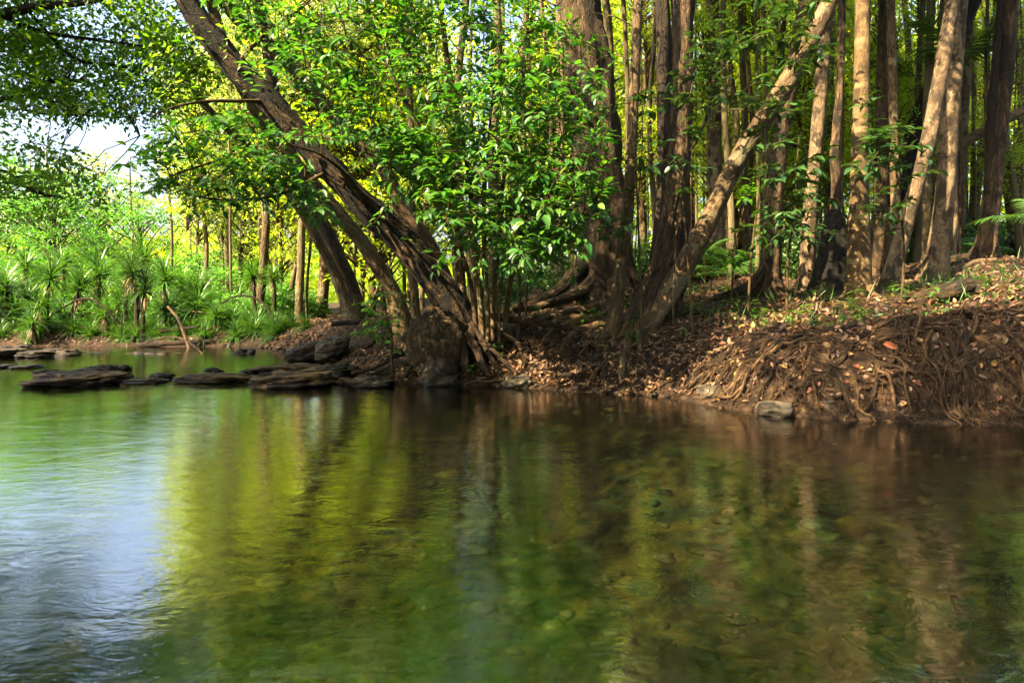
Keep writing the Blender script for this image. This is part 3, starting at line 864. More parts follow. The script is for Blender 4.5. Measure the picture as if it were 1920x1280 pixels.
tree('ringed_palm_tree', 'straight pale palm trunk with thin rings, brightly lit at mid height',
     [(1611, 562, 8.9, 62), (1611, 540, 8.9, 46), (1611, 460, 8.9, 41), (1611, 380, 8.9, 35), (1613, 250, 8.9, 29), (1616, 120, 8.9, 27), (1618, 0, 8.9, 26), (1619, -60, 8.9, 25)],
     'bark_ring', top=8, nseg=24, bump=0.02, flare=(.25, .12, 7), roots=4, root_len=.3, crown_s=.8)
tree('brown_tree', 'brown trunk close behind the ringed palm trunk on its right',
     [(1652, 500, 11.8, 34), (1652, 450, 11.8, 28), (1652, 300, 11.8, 25), (1656, 150, 11.8, 24), (1660, 0, 11.8, 22), (1662, -60, 11.8, 21)],
     'bark_brown', top=9.5, nseg=18, bump=0.08, flare=(.3, .3, 4), roots=3, crown_s=1.0)
tree('slim_tree', 'slim straight grey-brown trunk third right of the ringed palm',
     [(1676, 500, 10.6, 26), (1678, 450, 10.6, 20), (1679, 380, 10.6, 17), (1676, 250, 10.6, 16), (1672, 100, 10.6, 16), (1670, 0, 10.6, 15), (1669, -60, 10.6, 15)],
     'bark_tan', top=8.5, nseg=14, bump=0.04, flare=(.3, .2, 4), roots=2, crown_s=.7)
tree('slim_tree', 'thin pale lichen-grey pole trunk passing in front of the black leaning one',
     [(1737, 500, 12, 20), (1737, 400, 12, 17), (1738, 250, 12, 16), (1742, 120, 12, 15), (1746, 0, 12, 15), (1748, -60, 12, 14)],
     'bark_grey', top=9.5, nseg=14, bump=0.03, flare=(.3, .2, 4), roots=2, crown_s=.8)
tree('leaning_pale_tree', 'sunlit yellow-brown trunk slanting left from a pair near the right',
     [(1668, 535, 9.4, 38), (1682, 480, 9.4, 31), (1702, 405, 9.45, 28), (1722, 335, 9.5, 27), (1740, 265, 9.5, 27), (1756, 180, 9.5, 26), (1770, 100, 9.55, 25), (1784, 20, 9.6, 24), (1795, -60, 9.6, 22)],
     'bark_pale', top=8, nseg=22, bump=0.05, flare=(.3, .3, 4), roots=4, root_len=.7, crown_s=.85)
tree('mottled_tree', 'mottled dark and pale trunk standing right against the sunlit slanting one',
     [(1752, 525, 10.2, 48), (1758, 480, 10.2, 38), (1768, 400, 10.2, 33), (1776, 300, 10.2, 31), (1782, 200, 10.2, 30), (1792, 80, 10.2, 29), (1802, -40, 10.2, 28)],
     'bark_pale', top=8.5, nseg=22, bump=0.07, flare=(.35, .3, 5), roots=4, root_len=.8, crown_s=.9)
tree('black_leaning_tree', 'black charred trunk leaning right behind the pale poles',
     [(1655, 500, 12.6, 56), (1668, 430, 12.6, 50), (1690, 340, 12.6, 42), (1716, 250, 12.6, 34), (1746, 165, 12.6, 30), (1785, 85, 12.6, 28), (1826, 0, 12.6, 27), (1860, -70, 12.6, 24)],
     'bark_char', top=9, nseg=20, bump=0.1, flare=(.4, .3, 4), roots=3, crown_s=.9)
tree('slim_tree', 'slim brown trunk between the mottled pair and the rightmost big trunk',
     [(1796, 490, 13, 24), (1798, 430, 13, 20), (1802, 320, 13, 19), (1808, 200, 13, 18), (1814, 80, 13, 17), (1818, -40, 13, 16)],
     'bark_tan', top=9, nseg=14, bump=0.05, flare=(.3, .2, 4), roots=2, crown_s=.8)
rb, rb_c = tree('reddish_tree', 'reddish brown trunk nearest the right edge with a thinner stem joined on its left',
     [(1848, 480, 11, 44), (1852, 440, 11, 35), (1862, 350, 11, 30), (1874, 250, 11, 28), (1884, 150, 11, 27), (1892, 60, 11, 26), (1897, -40, 11, 25)],
     'bark_brown', top=8.8, nseg=22, bump=0.07, flare=(.35, .3, 4), roots=4, root_len=.8, crown_s=.9)
P = catmull(np.array([[*at(1855, 380, 11), .09], [*at(1855, 300, 11), .07], [*at(1860, 200, 11), .065], [*at(1868, 100, 11), .06], [*at(1878, 0, 11), .06], [*at(1885, -80, 11), .05]]), 50)
MB().tube(P[:, :3], P[:, 3], 14, .08, 10, .03, 4, 6).build('stem', M['bark_dark'], rb)
# crossing fallen trunk propped between the trees
fl = empty('propped_trunk', at(1700, 380, 12.2), 'fallen trunk propped diagonally between trees near the right edge', 'fallen trunk')
P = catmull(np.array([[*at(1690, 420, 12.2), .10], [*at(1740, 335, 12.2), .095], [*at(1800, 275, 12.2), .09], [*at(1860, 238, 12.2), .085], [*at(1925, 205, 12.2), .08], [*at(1990, 170, 12.2), .075]]), 60)
MB().tube(P[:, :3], P[:, 3], 16, .08, 9).build('trunk', M['bark_tan'], fl)

# cut log lying on the bank
lg = empty('cut_log', at(1760, 575, 8.1), 'short reddish log with a broken end lying on the sunny bank at right', 'log')
q0, q1 = at(1700, 592, 8.0), at(1818, 540, 7.7)
zl = max(gh(q0[0], q0[1]), 0)
q0[2] = gh(q0[0], q0[1]) + .02; q1[2] = max(gh(q1[0], q1[1]) + .16, q1[2])
tt = np.linspace(0, 1, 40)[:, None]
P = np.hstack([q0 * (1 - tt) + q1 * tt, .085 + .02 * np.sin(tt * 3)])
MB().tube(P[:, :3], P[:, 3], 20, .07, 9, seed=3).build('trunk', M['bark_brown'], lg)
e = P[-1]; d = unit(P[-1, :3] - P[-3, :3])
MB().tube(np.array([e[:3] - d * .01, e[:3] + d * .035, e[:3] + d * .05]), [.085, .08, .05], 18, .12, 20).build('broken_end', M['bark_dark'], lg)

# ------------------------------------------------------------------ fig thicket: suckers and the big-leaved foliage hanging over the water
fig = empty('fig_tree', (*at(900, 640, 9.2)[:2], gh(*at(900, 640, 9.2)[:2])), 'large-leaved bright green fig thicket with upright suckers, filling the upper middle', 'tree')
skel = []
stems = [[(905, 640, 9.1), (900, 560, 9.1), (890, 450, 9.0), (880, 340, 8.9), (860, 220, 8.7), (840, 110, 8.5), (820, 0, 8.4), (800, -120, 8.3)],
         [(925, 640, 9.15), (925, 560, 9.1), (935, 440, 9.0), (945, 330, 8.9), (965, 220, 8.7), (985, 120, 8.5), (1000, 0, 8.4)],
         [(885, 630, 9.2), (868, 540, 9.2), (862, 450, 9.2), (830, 350, 9.1), (790, 250, 8.9), (740, 150, 8.7), (700, 50, 8.6), (670, -60, 8.5)],
         [(945, 640, 9.2), (955, 540, 9.2), (980, 430, 9.1), (1020, 330, 9.0), (1060, 240, 8.9), (1080, 140, 8.8)],
         [(915, 645, 9.0), (912, 520, 9.0), (908, 400, 8.9), (915, 280, 8.8), (925, 160, 8.6)],
         [(895, 640, 9.15), (880, 520, 9.1), (840, 420, 9.0), (780, 340, 8.8), (700, 300, 8.5), (620, 280, 8.3)],
         [(935, 645, 9.1), (942, 520, 9.1), (1000, 420, 9.0), (1050, 400, 8.8), (1090, 420, 8.6)],
         [(970, 640, 9.3), (975, 540, 9.3), (968, 430, 9.3), (972, 330, 9.3)],
         [(870, 600, 9.3), (855, 480, 9.3), (850, 360, 9.3), (870, 260, 9.3)]]
for k, s in enumerate(stems):
    P = limb(fig, s, [.045, .04, .05, .04, .03, .035, .03, .025, .025][k], .012, 'bark_tan', 8, 'stem', .05)
    skel.append(P[6:])
# low side branches of the leaning tree that carry its leaves
for s in ([(560, 250, 8.8), (500, 270, 8.4), (440, 290, 8.0), (380, 310, 7.7), (320, 330, 7.5)],
          [(505, 190, 8.7), (450, 190, 8.3), (390, 190, 8.0), (330, 200, 7.8), (280, 220, 7.7)],
          [(620, 318, 8.9), (560, 350, 8.4), (500, 370, 8.1), (430, 375, 7.9), (370, 370, 7.8)],
          [(690, 390, 9.0), (650, 330, 8.4), (600, 290, 8.0), (540, 270, 7.7)],
          [(440, 125, 8.6), (500, 60, 8.4), (560, 20, 8.2), (620, -40, 8.0)]):
    P = limb(fig, s, .03, .008, 'twig', 7, 'branch', .05)
    skel.append(P)
SK = np.vstack(skel)

ELL = [(800, 150, 330, 190, 120, (7.0, 8.9)), (960, 300, 175, 190, 80, (6.9, 8.6)), (680, 330, 190, 90, 42, (7.2, 8.6)), (410, 310, 150, 85, 40, (7.2, 8.3)),
       (900, 440, 160, 60, 16, (7.2, 8.6)), (1040, 400, 95, 110, 26, (7.0, 8.3)), (600, 60, 260, 110, 34, (7.4, 8.8)), (820, -120, 420, 110, 60, (7.0, 8.8))]
ctr = []
for (cx, cy, rx, ry, n, (y0, y1)) in ELL:
    k = 0; n = int(n * 4.1)
    while k < n:
        a, b = R.uniform(-1, 1, 2)
        if a * a + b * b > 1: continue
        x, y = cx + a * rx, cy + b * ry
        if y < 235 and abs(x - (345 + .86 * y)) < 62 and R.random() < .85: continue
        if y > 270 and abs((x - 575) * .756 - (y - 250) * .654) < 66 and R.random() < .93: continue
        ctr.append(at(x, y, R.uniform(y0, y1))); k += 1
ctr = np.array(ctr)
# twigs: each spray is tied to the nearest wood already there
order = np.argsort([np.min(np.linalg.norm(SK - c, axis=1)) for c in ctr])
tw_mb = MB()
LP, LD, LN, LL = [], [], [], []
nodes = SK.copy()
for idx in order:
    c = ctr[idx]
    d = np.linalg.norm(nodes - c, axis=1)
    a = nodes[np.argmin(d + 0.4 * np.maximum(0, nodes[:, 2] - c[2] - .5))]
    v = unit(c - a + np.array([0, -0.15, 0.05]))
    tip = c + v * 0.18
    P = branch_path(a, tip, 9, 0.07, -0.05)
    dist = np.linalg.norm(tip - a)
    tw_mb.tube(P, np.linspace(min(.016, .005 + .006 * dist), .0028, 9), 5, cap=False)
    if dist > .3:
        nodes = np.vstack([nodes, P[2:-2]])
    nl = R.integers(7, 12)
    az0 = R.uniform(0, 6.28)
    for q in range(nl):
        f = 1 - (q / nl) * min(0.75, 0.55 / max(dist, .3))
        pt = P[0] * 0 + np.array([np.interp(f * 8, np.arange(9), P[:, i]) for i in range(3)])
        tv = unit(P[-1] - P[-3])
        sidev = unit(np.cross(tv, [0, 0, 1])) * (1 if q % 2 else -1)
        dirv = unit(tv * R.uniform(.3, .9) + sidev * R.uniform(.5, 1.0) * (0.3 if q == 0 else 1) + np.array([R.normal() * .2, R.normal() * .2, R.uniform(-.45, .2)]))
        LP.append(pt + dirv * .03); LD.append(dirv)
        LN.append(unit(np.array([R.normal() * .35, R.normal() * .35 - .15, 1.0])))
        LL.append(R.uniform(.055, .14) * (1.25 if R.random() < .2 else 1))
tw_mb.build('twigs', M['twig'], fig)['kind'] = 'stuff'
LP, LD, LN, LL = map(np.array, (LP, LD, LN, LL))
LN = unit(LN - LD * np.sum(LN * LD, 1, keepdims=True))
# gaps in the foliage that let the sun through to the roots and buttresses behind
sdv = np.array(sun_dir)
keepl = np.ones(len(LP), bool)
for tx, ty, tY, rad_ in ((1075, 590, 10.3, .30), (1110, 612, 9.6, .22), (985, 690, 8.75, .2), (1062, 520, 11.0, .32), (1105, 450, 11.0, .3), (1020, 560, 10.8, .22), (720, 290, 10.4, .25), (690, 640, 10.2, .2)):
    rel = LP - at(tx, ty, tY)
    al = rel @ sdv
    keepl &= ~((al > 0) & (np.linalg.norm(rel - al[:, None] * sdv, axis=1) < rad_))
LP, LD, LN, LL = LP[keepl], LD[keepl], LN[keepl], LL[keepl]
inview = (np.abs(LP[:, 0] / LP[:, 1]) < .74) & ((CAMZ - LP[:, 2]) / LP[:, 1] > -.43)
rank = np.where(inview, LP[:, 1] / LL, 1e9)
bigl = np.zeros(len(LP), bool); bigl[np.argsort(rank)[:300]] = True
mb = MB()
s = ~bigl
leaves_fine(mb, LP[s], LD[s], LN[s], LL[s], LL[s] * R.uniform(.40, .54, s.sum()), R.uniform(.1, .4, s.sum()))
tag(mb.build('foliage', M['fig_leaf'], fig, rest=False), kind='stuff')
LV = []
for k in range(4):
    mb = MB()
    leaves_fine(mb, np.zeros((1, 3)), np.array([[1., 0, 0]]), np.array([[0, 0, 1.]]), np.array([1.0]), np.array([[.40], [.46], [.5], [.54]][k]), [.12, .22, .3, .38][k])
    LV.append(mb.mesh('leaf', M['fig_leaf'], rest=False))
def place_leaf(parent, mesh, P, D, N, L, name='leaf', base=None):
    Sd = np.cross(N, D)
    o = obj(name, mesh, parent)
    b = np.array(parent['_base']) if parent is not None else np.zeros(3)
    o.matrix_basis = Matrix(((D[0] * L, Sd[0] * L, N[0] * L, P[0] - b[0]), (D[1] * L, Sd[1] * L, N[1] * L, P[1] - b[1]), (D[2] * L, Sd[2] * L, N[2] * L, P[2] - b[2]), (0, 0, 0, 1)))
    return o
for k in np.where(bigl)[0]:
    place_leaf(fig, LV[k % 4], LP[k], LD[k], LN[k], LL[k])

# ------------------------------------------------------------------ overhanging tree of the left bank (trunk out of the frame)
ov = empty('overhanging_tree', (-9.4, 9.0, gh(-9.4, 9.0)), 'dark fine-leaved boughs hanging into the upper left corner', 'tree')
P = catmull(np.array([[-9.4, 9.0, gh(-9.4, 9) - .2, .30], [-9.3, 9.0, 1.5, .24], [-9.0, 8.9, 3.2, .21], [-8.6, 8.8, 5.0, .17], [-8.2, 8.7, 7.0, .12], [-8.0, 8.6, 9.5, .06]]), 80)
MB().tube(P[:, :3], P[:, 3], 24, .1, 9, .04, 5, 3, True, (.5, .4, 5)).build('trunk', M['bark_dark'], ov)
bl = []
bl.append(limb(ov, [(-330, 180, 8.9), (-180, 95, 8.8), (-60, 45, 8.7), (0, 30, 8.6), (70, 13, 8.6), (170, 2, 8.5), (260, -25, 8.4), (380, -60, 8.3)], .085, .03, 'bark_dark', 10))
bl.append(limb(ov, [(-330, 330, 9.0), (-150, 235, 9.3), (-40, 195, 9.4), (0, 188, 9.4), (60, 163, 9.4), (110, 152, 9.4), (170, 157, 9.4), (225, 195, 9.4), (262, 255, 9.4)], .06, .012, 'bark_dark', 9))
bl.append(limb(ov, [(45, 172, 9.4), (85, 187, 9.3), (125, 196, 9.3), (170, 205, 9.2)], .02, .008, 'bark_dark', 7))
bl.append(limb(ov, [(-330, 420, 9.2), (-150, 360, 9.6), (-40, 325, 9.8), (10, 322, 9.8), (40, 345, 9.8), (75, 362, 9.8), (120, 372, 9.8)], .04, .01, 'bark_dark', 8))
bl.append(limb(ov, [(40, 205, 9.6), (90, 215, 9.7), (150, 216, 9.8), (210, 222, 9.9)], .02, .008, 'bark_dark', 7))
bl.append(limb(ov, [(0, 28, 8.6), (80, 60, 8.7), (180, 75, 8.8), (280, 90, 9.0), (360, 120, 9.1)], .03, .008, 'bark_dark', 7))
bl.append(limb(ov, [(50, 18, 8.6), (140, 110, 9.0), (240, 130, 9.2), (330, 210, 9.4), (380, 260, 9.5)], .022, .007, 'bark_dark', 7))
BL = np.vstack(bl)
cc = []
k = 0
while k < 290:
    x, y = R.uniform(-90, 480), R.uniform(-160, 410)
    hole = ((x - 185) / 55) ** 2 + ((y - 262) / 55) ** 2 < 1 or ((x - 60) / 90) ** 2 + ((y - 243) / 24) ** 2 < 1 or ((x - 15) / 32) ** 2 + ((y - 300) / 40) ** 2 < 1 or ((x - 10) / 40) ** 2 + ((y - 385) / 22) ** 2 < 1
    lim = 225 if x > 190 else 400
    if x > 330: lim = 150
    if hole or y > lim or (abs(x - (345 + .86 * y)) < 60 and R.random() < .8): continue
    if y > 225 and R.random() < .25: continue
    if y < -10 and R.random() < .6: continue
    cc.append(at(x, y, R.uniform(8.2, 10.6))); k += 1
cc = np.array(cc)
mb = MB()
clump_leaves(mb, cc, 72, R.uniform(.24, .46, len(cc)), .095, .5, .7)
tag(mb.build('foliage', M['canopy_leaf'], ov, rest=False, smooth_sh=False), kind='stuff')
mb = MB()
for c in cc:
    a = BL[np.argmin(np.linalg.norm(BL - c, axis=1))]
    mb.tube(branch_path(a, c, 6, .08), np.linspace(.010, .003, 6), 4, cap=False)
mb.build('twigs', M['bark_dark'], ov)['kind'] = 'stuff'
for (x, y, z, s_) in ((-8.6, 7.6, 7.4, .9), (-9.8, 6.2, 4.8, 1.2), (-11, 9.5, 6.0, 1.2)):  # unseen outer crowns, added to this tree for shade
    put_crown(ov, 'canopy', (x, y, z), s_)
# unseen trees added on both banks and behind the viewpoint to shade the scene
for (x, y, hgt, s_, lab, boughs) in (
        (-9.6, 2.2, 5.0, 1.2, 'added spreading shade tree on the left bank, outside the frame beside the viewer', ((-6.9, 2.6, 6.3, 1.0),)),
        (-8.6, -2.6, 5.4, 1.2, 'added spreading shade tree on the left bank, outside the frame behind the viewer', ((-2.5, 1.9, 7.1, .92), (-6.0, -3.0, 6.6, .7), (-4.2, -1.0, 7.0, .75))),
        (8.6, -1.2, 5.2, 1.0, 'added spreading shade tree on the right bank, outside the frame behind the viewer', ((4.6, -1.6, 7.4, .9), (1.6, -.6, 7.9, .75))),
        (-11.5, 6.2, 5.5, 1.3, 'added tall shade tree on the left bank, outside the frame by the overhanging boughs', ()),
        (-9.5, -7.5, 3.5, 1.6, 'added shade tree on the left bank, well behind the viewer', ()), (-10.5, -13, 3.5, 1.7, 'added shade tree on the left bank, farthest behind the viewer', ()),
        (-14, -1, 4.0, 1.7, 'added shade tree deeper in the left bank, level with the viewer', ()), (8.8, -6.5, 3.5, 1.6, 'added shade tree on the right bank, well behind the viewer', ()),
        (8.6, -12.5, 3.5, 1.7, 'added shade tree on the right bank, farthest behind the viewer', ()), (11.5, 3.0, 3.8, 1.5, 'added shade tree on the right bank, outside the frame beside the viewer', ()),
        (13.5, -3, 4.0, 1.7, 'added shade tree deeper in the right bank behind the viewer', ()), (-2.5, -19, 1.6, 2.2, 'added shade tree at the river behind the viewer, left one', ()), (3.5, -19, 1.6, 2.2, 'added shade tree at the river behind the viewer, right one', ())):
    z0 = gh(x, y)
    t = empty('added_shade_tree', (x, y, z0), lab, 'tree', 'added shade trees around the viewpoint')
    P = catmull(np.array([[x, y, z0 - .2, .25], [x + .1, y, z0 + 2, .2], [x + .2, y + .1, z0 + hgt, .14], [x + .3, y + .2, z0 + hgt + 2, .07]]), 50)
    MB().tube(P[:, :3], P[:, 3], 18, .09, 9, .04, 5, 3, True, (.5, .4, 5)).build('trunk', M['bark_brown'], t)
    put_crown(t, 'canopy', (x + .3, y + .1, hgt), s_)
    put_crown(t, 'canopy', (x - .8, y - .9, hgt + .6), s_ * .8)
    for (cx, cy, cz, cs) in boughs:  # added boughs, set towards the sun to shade bank and water
        B_ = branch_path((x + .2, y + .1, z0 + hgt * .8), (cx, cy, cz), 14, .04, -.05)
        MB().tube(B_, np.linspace(.11, .03, 14), 8, .08, 12).build('branch', M['bark_brown'], t)
        put_crown(t, 'canopy', (cx, cy, cz - 1.8 * cs), cs)

# ------------------------------------------------------------------ dark glossy-leaved saplings between the trunks
def sapling(name, label, stem, sprays, mat='dark_leaf', leaf=.15, nl=(5, 9), r=.018, depth=None, cat='sapling', group=None, indiv=0):
    P0 = at(*stem[0]); z0 = gh(P0[0], P0[1])
    t = empty(name, (P0[0], P0[1], z0), label, cat, group)
    pts = np.array([at(*p) for p in stem])
    pts = np.vstack([[pts[0][0], pts[0][1], z0 - .08], pts[1:]])
    P = catmull(pts, len(pts) * 6)
    MB().tube(P, np.linspace(r, r * .3, len(P)), 7, .06, 14).build('stem', M['twig'], t)
    nodes = P.copy()
    tb, A = MB(), [[], [], [], []]
    cs = []
    for (cx, cy, rx, ry, n, y0, y1) in sprays:
        for _ in range(n):
            a = R.uniform(0, 6.28); q = math.sqrt(R.uniform())
            cs.append(at(cx + math.cos(a) * q * rx, cy + math.sin(a) * q * ry, R.uniform(y0, y1)))
    cs.sort(key=lambda c: np.min(np.linalg.norm(P - c, axis=1)))
    for c in cs:
        a = nodes[np.argmin(np.linalg.norm(nodes - c, axis=1))]
        B = branch_path(a, c, 7, .1, -.04)
        dist = np.linalg.norm(c - a)
        tb.tube(B, np.linspace(min(.010, .003 + .005 * dist), .002, 7), 5, cap=False)
        if dist > .25: nodes = np.vstack([nodes, B[2:-1]])
        n = R.integers(*nl)
        for q in range(n):
            f = max(0, 1 - q / n * min(.8, .4 / max(dist, .2)))
            pt = np.array([np.interp(f * 6, np.arange(7), B[:, i]) for i in range(3)])
            az = q * 2.4 + R.normal() * .4
            dv = unit(unit(B[-1] - B[-2]) * .5 + np.array([math.cos(az), math.sin(az), R.uniform(-.4, .25)]))
            A[0].append(pt); A[1].append(dv); A[2].append(np.array([R.normal() * .3, R.normal() * .3, 1])); A[3].append(leaf * R.uniform(.6, 1.2))
    tb.build('twigs', M['twig'], t)['kind'] = 'stuff'
    A = [np.array(a) for a in A]
    mb = MB()
    leaves_fine(mb, A[0], A[1], unit(A[2]), A[3], A[3] * R.uniform(.34, .46, len(A[0])), R.uniform(.1, .4, len(A[0])))
    tag(mb.build('foliage', M[mat], t, rest=False), kind='stuff')
    return t

sapling('glossy_sapling', 'dark glossy-leaved sapling with long bare stem left of the twin-stemmed tree', [(1205, 630, 8.6), (1200, 500, 8.6), (1195, 380, 8.5), (1190, 250, 8.5), (1185, 120, 8.4)],
        [(1180, 250, 80, 130, 14, 8.0, 8.9), (1150, 380, 60, 70, 8, 8.0, 8.8)], leaf=.15)
sapling('glossy_sapling', 'dark glossy-leaved sapling across the twin-stemmed trunk', [(1300, 610, 8.4), (1290, 480, 8.4), (1280, 350, 8.3), (1290, 200, 8.2), (1320, 80, 8.2)],
        [(1270, 250, 70, 110, 16, 7.8, 8.7), (1330, 150, 80, 110, 16, 7.8, 8.8)], leaf=.15)
sapling('glossy_sapling', 'dark glossy foliage crowding around the top of the right-leaning trunk', [(1400, 590, 8.6), (1410, 470, 8.6), (1425, 350, 8.5), (1440, 200, 8.4), (1460, 80, 8.3)],
        [(1420, 120, 120, 130, 44, 7.8, 8.8), (1490, 60, 100, 90, 26, 7.8, 8.9), (1450, 250, 60, 60, 8, 8, 8.8)], leaf=.16)
sapling('glossy_sapling', 'dark spreading sapling in front of the rough brown trunk and mottled trunk', [(1475, 580, 8.7), (1478, 480, 8.7), (1490, 400, 8.6), (1495, 300, 8.5), (1500, 240, 8.5)],
        [(1480, 300, 80, 60, 22, 7.9, 8.7), (1490, 380, 80, 60, 20, 7.9, 8.7), (1470, 450, 60, 40, 9, 8, 8.7), (1540, 430, 40, 40, 6, 8, 8.7)], leaf=.15)
sapling('glossy_sapling', 'dark sapling with leafy sprays crossing right of the ringed palm trunk', [(1690, 580, 8.3), (1695, 480, 8.3), (1690, 400, 8.2), (1680, 320, 8.2), (1670, 260, 8.2)],
        [(1680, 265, 75, 35, 18, 7.6, 8.4), (1640, 310, 50, 50, 10, 7.7, 8.4), (1720, 310, 50, 40, 8, 7.6, 8.3), (1670, 390, 60, 50, 10, 7.7, 8.4), (1630, 210, 40, 40, 5, 7.8, 8.4)], leaf=.15)
sapling('leafy_shrub', 'bright green leafy shrub of thin dark stems left of the burl', [(735, 690, 9.1), (733, 640, 9.1), (725, 590, 9.1), (715, 540, 9.1)],
        [(710, 580, 45, 70, 26, 8.9, 9.6), (745, 600, 35, 60, 12, 8.9, 9.5), (690, 610, 35, 35, 9, 9, 9.6)], mat='young_leaf', leaf=.10, cat='shrub')
sapling('leafy_shrub', 'light green shrub catching sun right of the right-leaning trunk', [(1370, 560, 9.9), (1375, 500, 9.9), (1385, 430, 9.8), (1400, 370, 9.7)],
        [(1405, 355, 30, 25, 5, 9.4, 9.9), (1390, 450, 50, 50, 10, 9.4, 10)], mat='young_leaf', leaf=.16, cat='shrub')
sapling('leafy_shrub', 'low leafy shrub in the shade below the fig foliage', [(985, 560, 10.2), (990, 520, 10.2), (1000, 480, 10.1)],
        [(985, 500, 60, 40, 22, 9.6, 10.4), (1020, 450, 50, 40, 12, 9.7, 10.4)], mat='fig_leaf', leaf=.13, cat='shrub')

# ------------------------------------------------------------------ background forest
def bg_trunk_mesh(bark, h=9.0, r=.11, lean=0.0):
    k = 24
    z = np.linspace(-.3, h, k)
    wob = np.column_stack([fbm(np.column_stack([z * .35, z * 0, z * 0 + R.uniform(0, 99)]), 2, 2) * .25 + lean * z, fbm(np.column_stack([z * .35, z * 0 + 5, z * 0 + R.uniform(0, 99)]), 2, 2) * .25, z])
    wob[:, :2] -= wob[1, :2]
    return MB().tube(wob, np.linspace(r, r * .45, k), 9, .07, 8, flare=(.5, .3, 4)).mesh('trunk', M[bark])
BGT = [bg_trunk_mesh(b, 9, .11, l) for b, l in (('bark_tan', 0), ('bark_pale', .05), ('bark_grey', -.04), ('bark_brown', .02), ('bark_grey', .03), ('bark_tan', -.1))]
def bg_tree(name, x, y, kind, label, group, sc=1.0, tsc=1.0, tk=None, cz=(2.2, 5.0), ncr=2, twide=1.0):
    z = gh(x, y)
    t = empty(name, (x, y, z), label, 'tree', group)
    o = obj('trunk', BGT[random.randrange(len(BGT)) if tk is None else tk], t)
    o.scale = (tsc * twide, tsc * twide, tsc); o.rotation_euler = (0, 0, random.uniform(0, 6.28))
    for k in range(ncr):
        h = cz[0] + (cz[1] - cz[0]) * (k + random.random()) / ncr
        put_crown(t, kind, (x + R.normal() * .4, y + R.normal() * .4, z + h), sc * R.uniform(.8, 1.15))
    return t
# slim trunks standing close behind the first row: their crowns are above the frame
k = 0
LAB_S = 'slim pole-like trunk among many behind the bank trees'
placed = []
tries = 0
while k < 70 and tries < 6000:
    tries += 1
    px = R.uniform(760, 1990); Y = R.uniform(13.5, 25)
    x = (px - 960) / FPX * Y
    if any((x - a) ** 2 + (Y - b) ** 2 < .4 for a, b in placed): continue
    placed.append((x, Y))
    bg_tree('slim_background_tree', x, Y, 'bright', LAB_S, 'slim trunks behind the right bank', .3, 1.4, cz=(9.5, 12.0), ncr=1, twide=R.uniform(.3, .8))
    k += 1
k = 0
while k < 24 and tries < 12000:
    tries += 1
    px = R.uniform(1170, 1930); Y = R.uniform(11.2, 15.5)
    x = (px - 960) / FPX * Y
    if any((x - a) ** 2 + (Y - b) ** 2 < .25 for a, b in placed): continue
    placed.append((x, Y))
    bg_tree('slim_pole_tree', x, Y, 'bright', 'slim pole', 'slim poles among the bank trees', .3, 1.3, tk=[1, 2, 4, 5, 0][k % 5], cz=(9.5, 11.0), ncr=1, twide=R.uniform(.22, .5))
    k += 1
for k in range(26):
    px = 1180 + 760 * (k + R.random()) / 26; Y = R.uniform(13, 17.5)
    x = (px - 960) / FPX * Y
    bg_tree('leafy_pole_tree', x, Y, 'bright', 'leafy sapling', 'leafy saplings behind the first trunks', R.uniform(.3, .5), .8, tk=[1, 2, 4][k % 3], cz=(.8, 5.6), ncr=2, twide=.25)
# leafy understorey of the right background
for k in range(46):
    px = R.uniform(690, 2050); Y = R.uniform(18, 36)
    x = (px - 960) / FPX * Y
    bg_tree('leafy_background_tree', x, Y, 'bright', 'bright yellow-green leafy tree filling the gaps behind the right bank', 'leafy trees behind the right bank', R.uniform(.8, 1.3), .7, cz=(.3, 5.0 + .12 * Y), ncr=2, twide=.6)
for k in range(34):
    px = R.uniform(980, 2000); Y = R.uniform(12.5, 18)
    x = (px - 960) / FPX * Y
    z = gh(x, Y)
    t = empty('understorey_bush', (x, Y, z), 'low dark green bush on the shaded forest floor behind the bank', 'bush', 'bushes on the forest floor')
    put_crown(t, 'darkbush', (x, Y, z - .1), R.uniform(.5, .9))
# sunlit trees of the far left bank
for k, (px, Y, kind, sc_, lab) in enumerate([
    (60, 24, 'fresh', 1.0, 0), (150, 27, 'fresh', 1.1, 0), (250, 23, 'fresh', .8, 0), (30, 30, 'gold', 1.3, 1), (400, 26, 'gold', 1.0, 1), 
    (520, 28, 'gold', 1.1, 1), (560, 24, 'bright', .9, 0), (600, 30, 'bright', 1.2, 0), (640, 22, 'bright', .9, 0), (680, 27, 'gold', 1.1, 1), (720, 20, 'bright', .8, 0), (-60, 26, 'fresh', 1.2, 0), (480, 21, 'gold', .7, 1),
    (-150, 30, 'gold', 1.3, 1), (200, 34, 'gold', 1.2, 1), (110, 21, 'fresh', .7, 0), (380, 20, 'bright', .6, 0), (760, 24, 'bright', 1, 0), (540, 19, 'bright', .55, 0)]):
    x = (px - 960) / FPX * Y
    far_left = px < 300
    bg_tree('sunlit_tree', x, Y, kind, ['bright green sunlit tree across the river at left', 'pale golden sunlit tree in the glare across the river'][lab], 'sunlit trees across the river', sc_, .6 if far_left else .9, cz=(.6, 2.2) if far_left else (1.2, 5.5), ncr=1 if far_left else 3, twide=.7)
